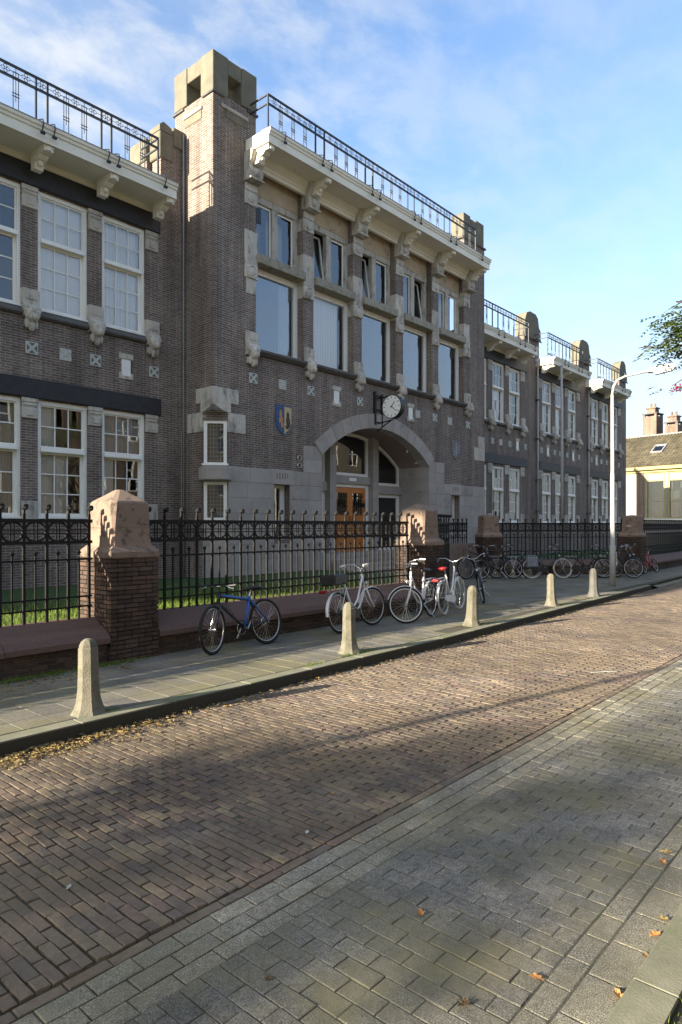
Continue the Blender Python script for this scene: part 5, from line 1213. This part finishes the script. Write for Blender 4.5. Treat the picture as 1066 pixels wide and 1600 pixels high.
for xc,zt_,wd in ((-3.98,10.45,1.05),(-2.35,9.62,.95)):
    g=G(); g.box(xc-wd/2,xc+wd/2,3.4,3.4+wd,8.0,zt_-.22); ch=g.obj('chimney','pinkbr',rf)
    g=G(); 
    for sx in (0,1):
        for sy in (0,1): x=xc-wd/2+sx*(wd-.16); y=3.4+sy*(wd-.16); g.box(x,x+.16,y,y+.16,zt_-.22,zt_-.06)
    g.box(xc-.2,xc+.2,3.4+wd/2-.2,3.4+wd/2+.2,zt_-.22,zt_-.06); g.obj('chimney_piers','pinkbr',ch)
    G().cbox(xc-wd/2-.06,xc+wd/2+.06,3.34,3.46+wd,zt_-.06,zt_+.02,.01).obj('chimney_slab','sillst',ch)
    g=G(); g.box(xc-.32,xc+.32,3.4+wd/2-.3,3.4+wd/2+.3,zt_+.02,zt_+.38); g.cbox(xc-.4,xc+.4,3.4+wd/2-.38,3.4+wd/2+.38,zt_+.38,zt_+.48,.02); g.obj('flue_block','pinkbr',ch)
    for dx in (-.16,.16): G().lathe([(.1,0),(.09,.28),(.11,.3)],(xc+dx,3.4+wd/2,zt_+.48),8).obj('chimney_pot','pinkbr',ch)
# ---------------------------------------------------------------- row of houses across the street (seen in the window reflections)
for k,(xa,xb,m,lb) in enumerate(((-16,2,'yelbr','yellow brick house across the street, behind the viewer on the left'),(2.3,18,'yelbr','yellow brick house across the street, directly behind the viewer'),(18.3,34,'pinkbr','red brick house across the street, mirrored in the far windows'),(34.3,52,'yelbr','yellow brick house across the street at the far end'))):
    t=thing('street_house',(xa,-6.5,0),lb,'house','houses across the street',world=True); ops=[]; x=xa+1
    while x+1.3<xb-.6: ops+=[(x,x+1.2,.9,2.7),(x,x+1.2,3.9,5.6),(x,x+1.2,6.9,8.6)]; x+=2.6
    g=G(); 
    for (a,b,c,d) in [(xa,xb,0,9.8)]:
        wallgrid(g,a,b,c,d,ops,6.5,.15)
    g.xf(lambda p:Vector((p.x,-p.y,p.z))); g.add([(xa,-6.5,0),(xa,-16,0),(xa,-16,6.6),(xa,-6.5,9.8)],[(0,1,2,3)]); g.add([(xb,-6.5,0),(xb,-16,0),(xb,-16,6.6),(xb,-6.5,9.8)],[(0,1,2,3)]); g.obj('wall',m,t)
    G().prism([(-6.2,9.75),(-6.2,9.95),(-10.5,13.0),(-16.3,9.95),(-16.3,9.75)],xa,xb,lambda u,v,a:(a,u,v)).obj('roof','rooft',t)
    wp=None
    for a,b,c,d in ops:
        if wp is None:
            g=G(); h=1.8; 
            for q in ((0,.08,0,h),(1.12,1.2,0,h),(.08,1.12,h-.08,h),(.08,1.12,0,.08),(.08,1.12,h*.6,h*.6+.07),(.56,.64,.08,h-.08)): g.box(q[0],q[1],-.1,-.04,q[2],q[3])
            wp=g.obj('window','white',t,loc=(a,-6.5,c)); G().box(.08,1.12,-.08,-.075,.08,h-.08).obj('pane','glassD',wp); G().box(0,1.2,-.4,-.38,0,h).obj('blind','room',wp)
        else:
            w2=cp(wp,t,(a,-6.5,c),scale=(1,1,(d-c)/1.8))
            for q in wp.children: e=q.copy(); col.objects.link(e); e.parent=w2
# ---------------------------------------------------------------- trees
def pinnate(g,base,dirv,L,n,rr,w_=.011,ll=.055):
    """compound leaf: pairs of narrow leaflets on a drooping stalk"""
    d=Vector(dirv).normalized(); up=Vector((0,0,1)); side=d.cross(up)
    if side.length<.05: side=Vector((1,0,0))
    side.normalize()
    for k in range(n):
        t=(k+.6)/n; p=Vector(base)+d*L*t+Vector((0,0,-.25*L*t*t))
        for s_ in (-1,1):
            dd=(side*s_*.85+d*.55+Vector((0,0,rr.uniform(-.35,.05)))).normalized(); q=dd.cross(Vector((0,0,1))).normalized()+Vector((0,0,rr.uniform(-.6,.6))); q.normalize(); l=ll*rr.uniform(.8,1.15)*(1-.35*abs(t-.45))
            g.add([p,p+dd*l*.5+q*w_,p+dd*l,p+dd*l*.5-q*w_],[(0,1,2,3)])
def tree(name,base,h,label,crown,targets=(),seed=1,nleaf=700,leaf='leafg',autumn=.12,trunk_r=.14,ll=.055,lsize=.2,group=None):
    r=random.Random(seed); t=thing(name,base,label,'tree',group,world=True); b=Vector(base); top=b+Vector((0,0,h))
    g=G(); g.tube([b,b+Vector((.03,.02,h*.4)),b+Vector((-.04,.03,h*.7)),top],[trunk_r,trunk_r*.8,trunk_r*.5,trunk_r*.2],9); tr=g.obj('trunk','bark',t,smooth=True)
    g=G(); ga=G(); gb=G(); tips=[]
    limbs=G()
    cc=b+Vector(crown[0]); cr_=Vector(crown[1])
    for i in range(crown[2]):
        while True:
            q=Vector((r.uniform(-1,1),r.uniform(-1,1),r.uniform(-1,1)))
            if .25<q.length<1: break
        tips.append(cc+Vector((q.x*cr_.x,q.y*cr_.y,q.z*cr_.z)))
    nt_=len(tips); tips+=[Vector(p) for p in targets]
    for p in tips:
        s0=b+Vector((0,0,h*r.uniform(.4,.85))); m=s0.lerp(p,.5)+Vector((r.uniform(-.2,.2),r.uniform(-.2,.2),r.uniform(0,.35)))
        limbs.tube([s0,m,p],[trunk_r*.28,trunk_r*.16,.008],5,cap=False)
    limbs.obj('branches','bark',t,smooth=True)
    per=max(1,nleaf//max(1,len(tips)))
    for ti,p in enumerate(tips):
        for k in range(per):
            sg=1 if ti<nt_ else .5; o=Vector((r.gauss(0,.3),r.gauss(0,.3),r.gauss(0,.16)))*sg; a=r.uniform(0,6.283); d=Vector((math.cos(a),math.sin(a),r.uniform(-.5,.25)))
            pinnate(ga if r.random()<autumn else g,p+o,d,lsize*r.uniform(.8,1.2),7,r,ll=ll,w_=ll*.17)
    cw=g.obj('crown',leaf,t)
    if ga.v: ga.obj('autumn_leaves','leafa',cw)
    return t,cw
def rp(px,py,d):
    u=(px-533)/1045; return (d*(DX+DY*u),d*(DY-DX*u),1.92+(820-py)/1045*d)
tg=[rp(px+16,py,d) for px,py,d in ((1058,478,11.2),(1075,495,11.4),(1040,497,11.0),(1062,512,11.1),(1052,520,11.3),(1085,525,11),(1036,537,11.2),(1055,540,11),(1085,545,11.3),(1100,470,11.5),(1110,520,11.4))]
rw,cw=tree('rowan_tree',(15.2,.2,0),5.6,'rowan tree with feathery leaves reaching in at the right edge of the picture',((.9,-.5,5.6),(1.9,1.5,1.4),26),tg,4,820,autumn=.14,lsize=.40,ll=.115)
g=G(); ga=G(); r=random.Random(8)
for px,py,d,n in ((1063,602,11,4),(1042,605,11,3),(1062,568,11,4)):
    p=Vector(rp(px,py,d))
    for k in range(n): a=r.uniform(0,6.28); pinnate(ga,p+Vector((r.gauss(0,.06),r.gauss(0,.06),r.gauss(0,.04))),(math.cos(a),math.sin(a),-.2),.2,5,r,ll=.08,w_=.013)
ga.obj('red_leaves','leafa',cw); g=G()
p=Vector(rp(1060,606,11))
for k in range(26): q=p+Vector((r.gauss(0,.05),r.gauss(0,.05),r.gauss(0,.035))); g.ball(q,.014,6,4)
g.obj('berries','berry',cw,smooth=True)
g=G(); g.tube([rp(1150,540,11.5),rp(1095,575,11.2),rp(1050,603,11)],[.03,.018,.006],5); g.tube([rp(1150,500,11.5),rp(1085,520,11.3),rp(1035,535,11)],[.035,.022,.008],5); g.obj('twig','bark',cw)
tree('street_tree',(-14,7.3,.1),4.9,'leafy street tree beyond the left edge, shading the near road',((0,0,4.9),(1.9,1.75,.95),64),(),21,1000,autumn=.3,trunk_r=.13,ll=.12,lsize=.34,group='street trees')
tree('street_tree',(-23,8.65,.1),8.2,'tall thin street tree further down the street on the left',((0,0,8.9),(1.6,1.0,1.0),26),(),22,260,autumn=.3,trunk_r=.15,ll=.12,lsize=.34,group='street trees')

# ---------------------------------------------------------------- grass, weeds, fallen leaves, twig
g=G(); r=random.Random(2)
for k in range(26000):
    x=r.uniform(-1,12.3); y=8.47+abs(r.gauss(0,1.6)); 
    if y>13.6 or not inview(x,y,.56,20): continue
    h=r.uniform(.03,.10)*(1.5 if y<8.8 else 1); a=r.uniform(0,6.3); dx,dy=.006*math.cos(a),.006*math.sin(a); lx,ly=r.uniform(-.04,.04),r.uniform(-.04,.04)
    g.add([(x-dx,y-dy,.55),(x+dx,y+dy,.55),(x+lx,y+ly,.55+h)],[(0,1,2)])
o=stuff(g.obj('lawn_grass','grass')); o['label']='green grass behind the iron fence'; o['category']='grass'
g=G()
def tuft(x,y,z,n,h):
    for k in range(n):
        a=r.uniform(0,6.3); l=h*r.uniform(.5,1); q=r.gauss(0,.04); px_,py_=x+r.gauss(0,.07),y+r.gauss(0,.03); dx,dy=.005*math.cos(a),.005*math.sin(a)
        g.add([(px_-dx,py_-dy,z),(px_+dx,py_+dy,z),(px_+math.sin(a)*l*.7,py_+math.cos(a)*l*.7,z+l*.6)],[(0,1,2)])
for k in range(120): tuft(r.uniform(2,5),r.uniform(7.82,7.98),.12,10,.10)
for k in range(60): tuft(r.uniform(5.3,12),r.uniform(7.9,7.99),.12,6,.06)
for x,y in ((3.3,5.95),(7.35,5.99),(7.05,6.0),(10.75,6.02),(14.5,6.2),(6.2,5.94),(7.3,6.2)): 
    for k in range(7): tuft(x+r.gauss(0,.1),y,.122,12,.06)
for k in range(80): x=r.uniform(2.2,12); tuft(x,5.945,.12,5,.02)
o=stuff(g.obj('weeds','grass')); o['label']='weeds and moss tufts at the wall foot and kerb'; o['category']='weeds'
g=G()
def leafpoly(x,y,z,s_,a):
    ca,sa=math.cos(a),math.sin(a); pts=[(-1.5,.03,.0),(-.7,.0,.0),(-.75,.5,.35),(-.2,.42,.12),(.1,.85,.55),(.45,.4,.2),(1.15,.05,.35),(.5,-.42,.2),(.15,-.8,.6),(-.2,-.4,.12),(-.75,-.5,.4),(0,0,0)]; cz=r.uniform(.3,1.3); jt=lambda: r.uniform(.75,1.2)
    return [(x+s_*(u*jt()*ca-v*jt()*sa),y+s_*(u*sa+v*ca),z+s_*(w_*cz+r.uniform(-.04,.08))) for u,v,w_ in pts],[(0,1,2),(1,2,3,11),(3,4,11),(4,5,11),(5,6,11),(6,7,11),(7,8,11),(8,9,11),(9,10,1,11)]
for k in range(900):
    x=abs(r.gauss(0,1.0))+2.2 if k<560 else r.uniform(2,20); y=kerbY(x)-.02-abs(r.gauss(0,.16 if x<5 else .09)); g.add(*leafpoly(x,y,.004+r.uniform(0,.02),r.uniform(.008,.03),r.uniform(0,6.3)))
for k in range(160): x=r.uniform(2,4.6); g.add(*leafpoly(x,r.uniform(7.45,7.9),.124,r.uniform(.012,.028),r.uniform(0,6.3)))
for k in range(150): x=r.uniform(1.2,14); y=r.uniform(1.0,5.6); g.add(*leafpoly(x,y,.003,r.uniform(.004,.011),r.uniform(0,6.3)))
o=stuff(g.obj('leaf_litter','lit1')); o['label']='drift of small yellow and brown leaves along the kerb'; o['category']='leaves'
g=G()
for k in range(2600):
    d=1.4*math.exp(r.uniform(0,1.9)); px=r.uniform(-20,1090); u=(px-533)/1045; x,y=d*(DX+DY*u),d*(DY-DX*u)
    if not (.95<y<5.7): continue
    q=r.uniform(.0015,.0045); a=r.uniform(0,6.28); g.add([(x+q*math.cos(a),y+q*math.sin(a),.004),(x+q*math.cos(a+2.1),y+q*math.sin(a+2.1),.004),(x+q*math.cos(a+4.2),y+q*math.sin(a+4.2),.004),(x,y,.004+q*1.1)],[(0,1,3),(1,2,3),(2,0,3)])
o=stuff(g.obj('grit','sand')); o['label']='loose grit and crumbs scattered over the paving'; o['category']='grit'
LV=[(838,1530,'orange leaf at the edge of the pale paver strip'),(725,1572,'yellow round leaf alone on the grey pavers, bottom edge'),(657,1430,'reddish leaf alone in the middle of the grey pavers'),(1025,1463,'orange leaf by the near kerb, upper one of the pair'),(1038,1440,'small yellow leaf by the near kerb above the orange pair'),(967,1560,'orange leaf against the near kerb, lowest one'),(1036,1350,'pale orange leaf on the gutter, second from the top'),(1043,1334,'small yellow leaf topmost in the gutter'),(520,1241,'small orange leaf on the brick road left of the pale strip'),(420,1532,'small yellow leaf on grey pavers near the road edge'),(1010,1496,'pale yellow leaf against the near kerb'),(480,1303,'pale curled leaf on the red brick road'),(108,1388,'white feather-like leaf on the dark bricks at the left')]
for k,(px,py,lb) in enumerate(LV):
    d=1.92*1045/(py-820); u=(px-533)/1045; x,y=d*(DX+DY*u),d*(DY-DX*u)
    gg=G(); v,f=leafpoly(0,0,.006,.030 if k<8 else .02,r.uniform(0,6.3)); gg.add(v,f); o=gg.obj('fallen_leaf','lit1' if 'yellow' in lb else ('lit2' if 'white' not in lb and 'pale c' not in lb else 'tile'),loc=(x,y,.002)); tag(o,lb,'leaf','single fallen leaves')
d=1.92*1045/(1051-820); u=(943-533)/1045; x,y=d*(DX+DY*u),d*(DY-DX*u)
g=G(); g.tube([(x-.16,y+.1,.008),(x,y,.012),(x+.15,y-.12,.008)],[.004,.006,.004],5); tag(g.obj('twig','tile'),'thin pale stick lying on the far brick road','stick')
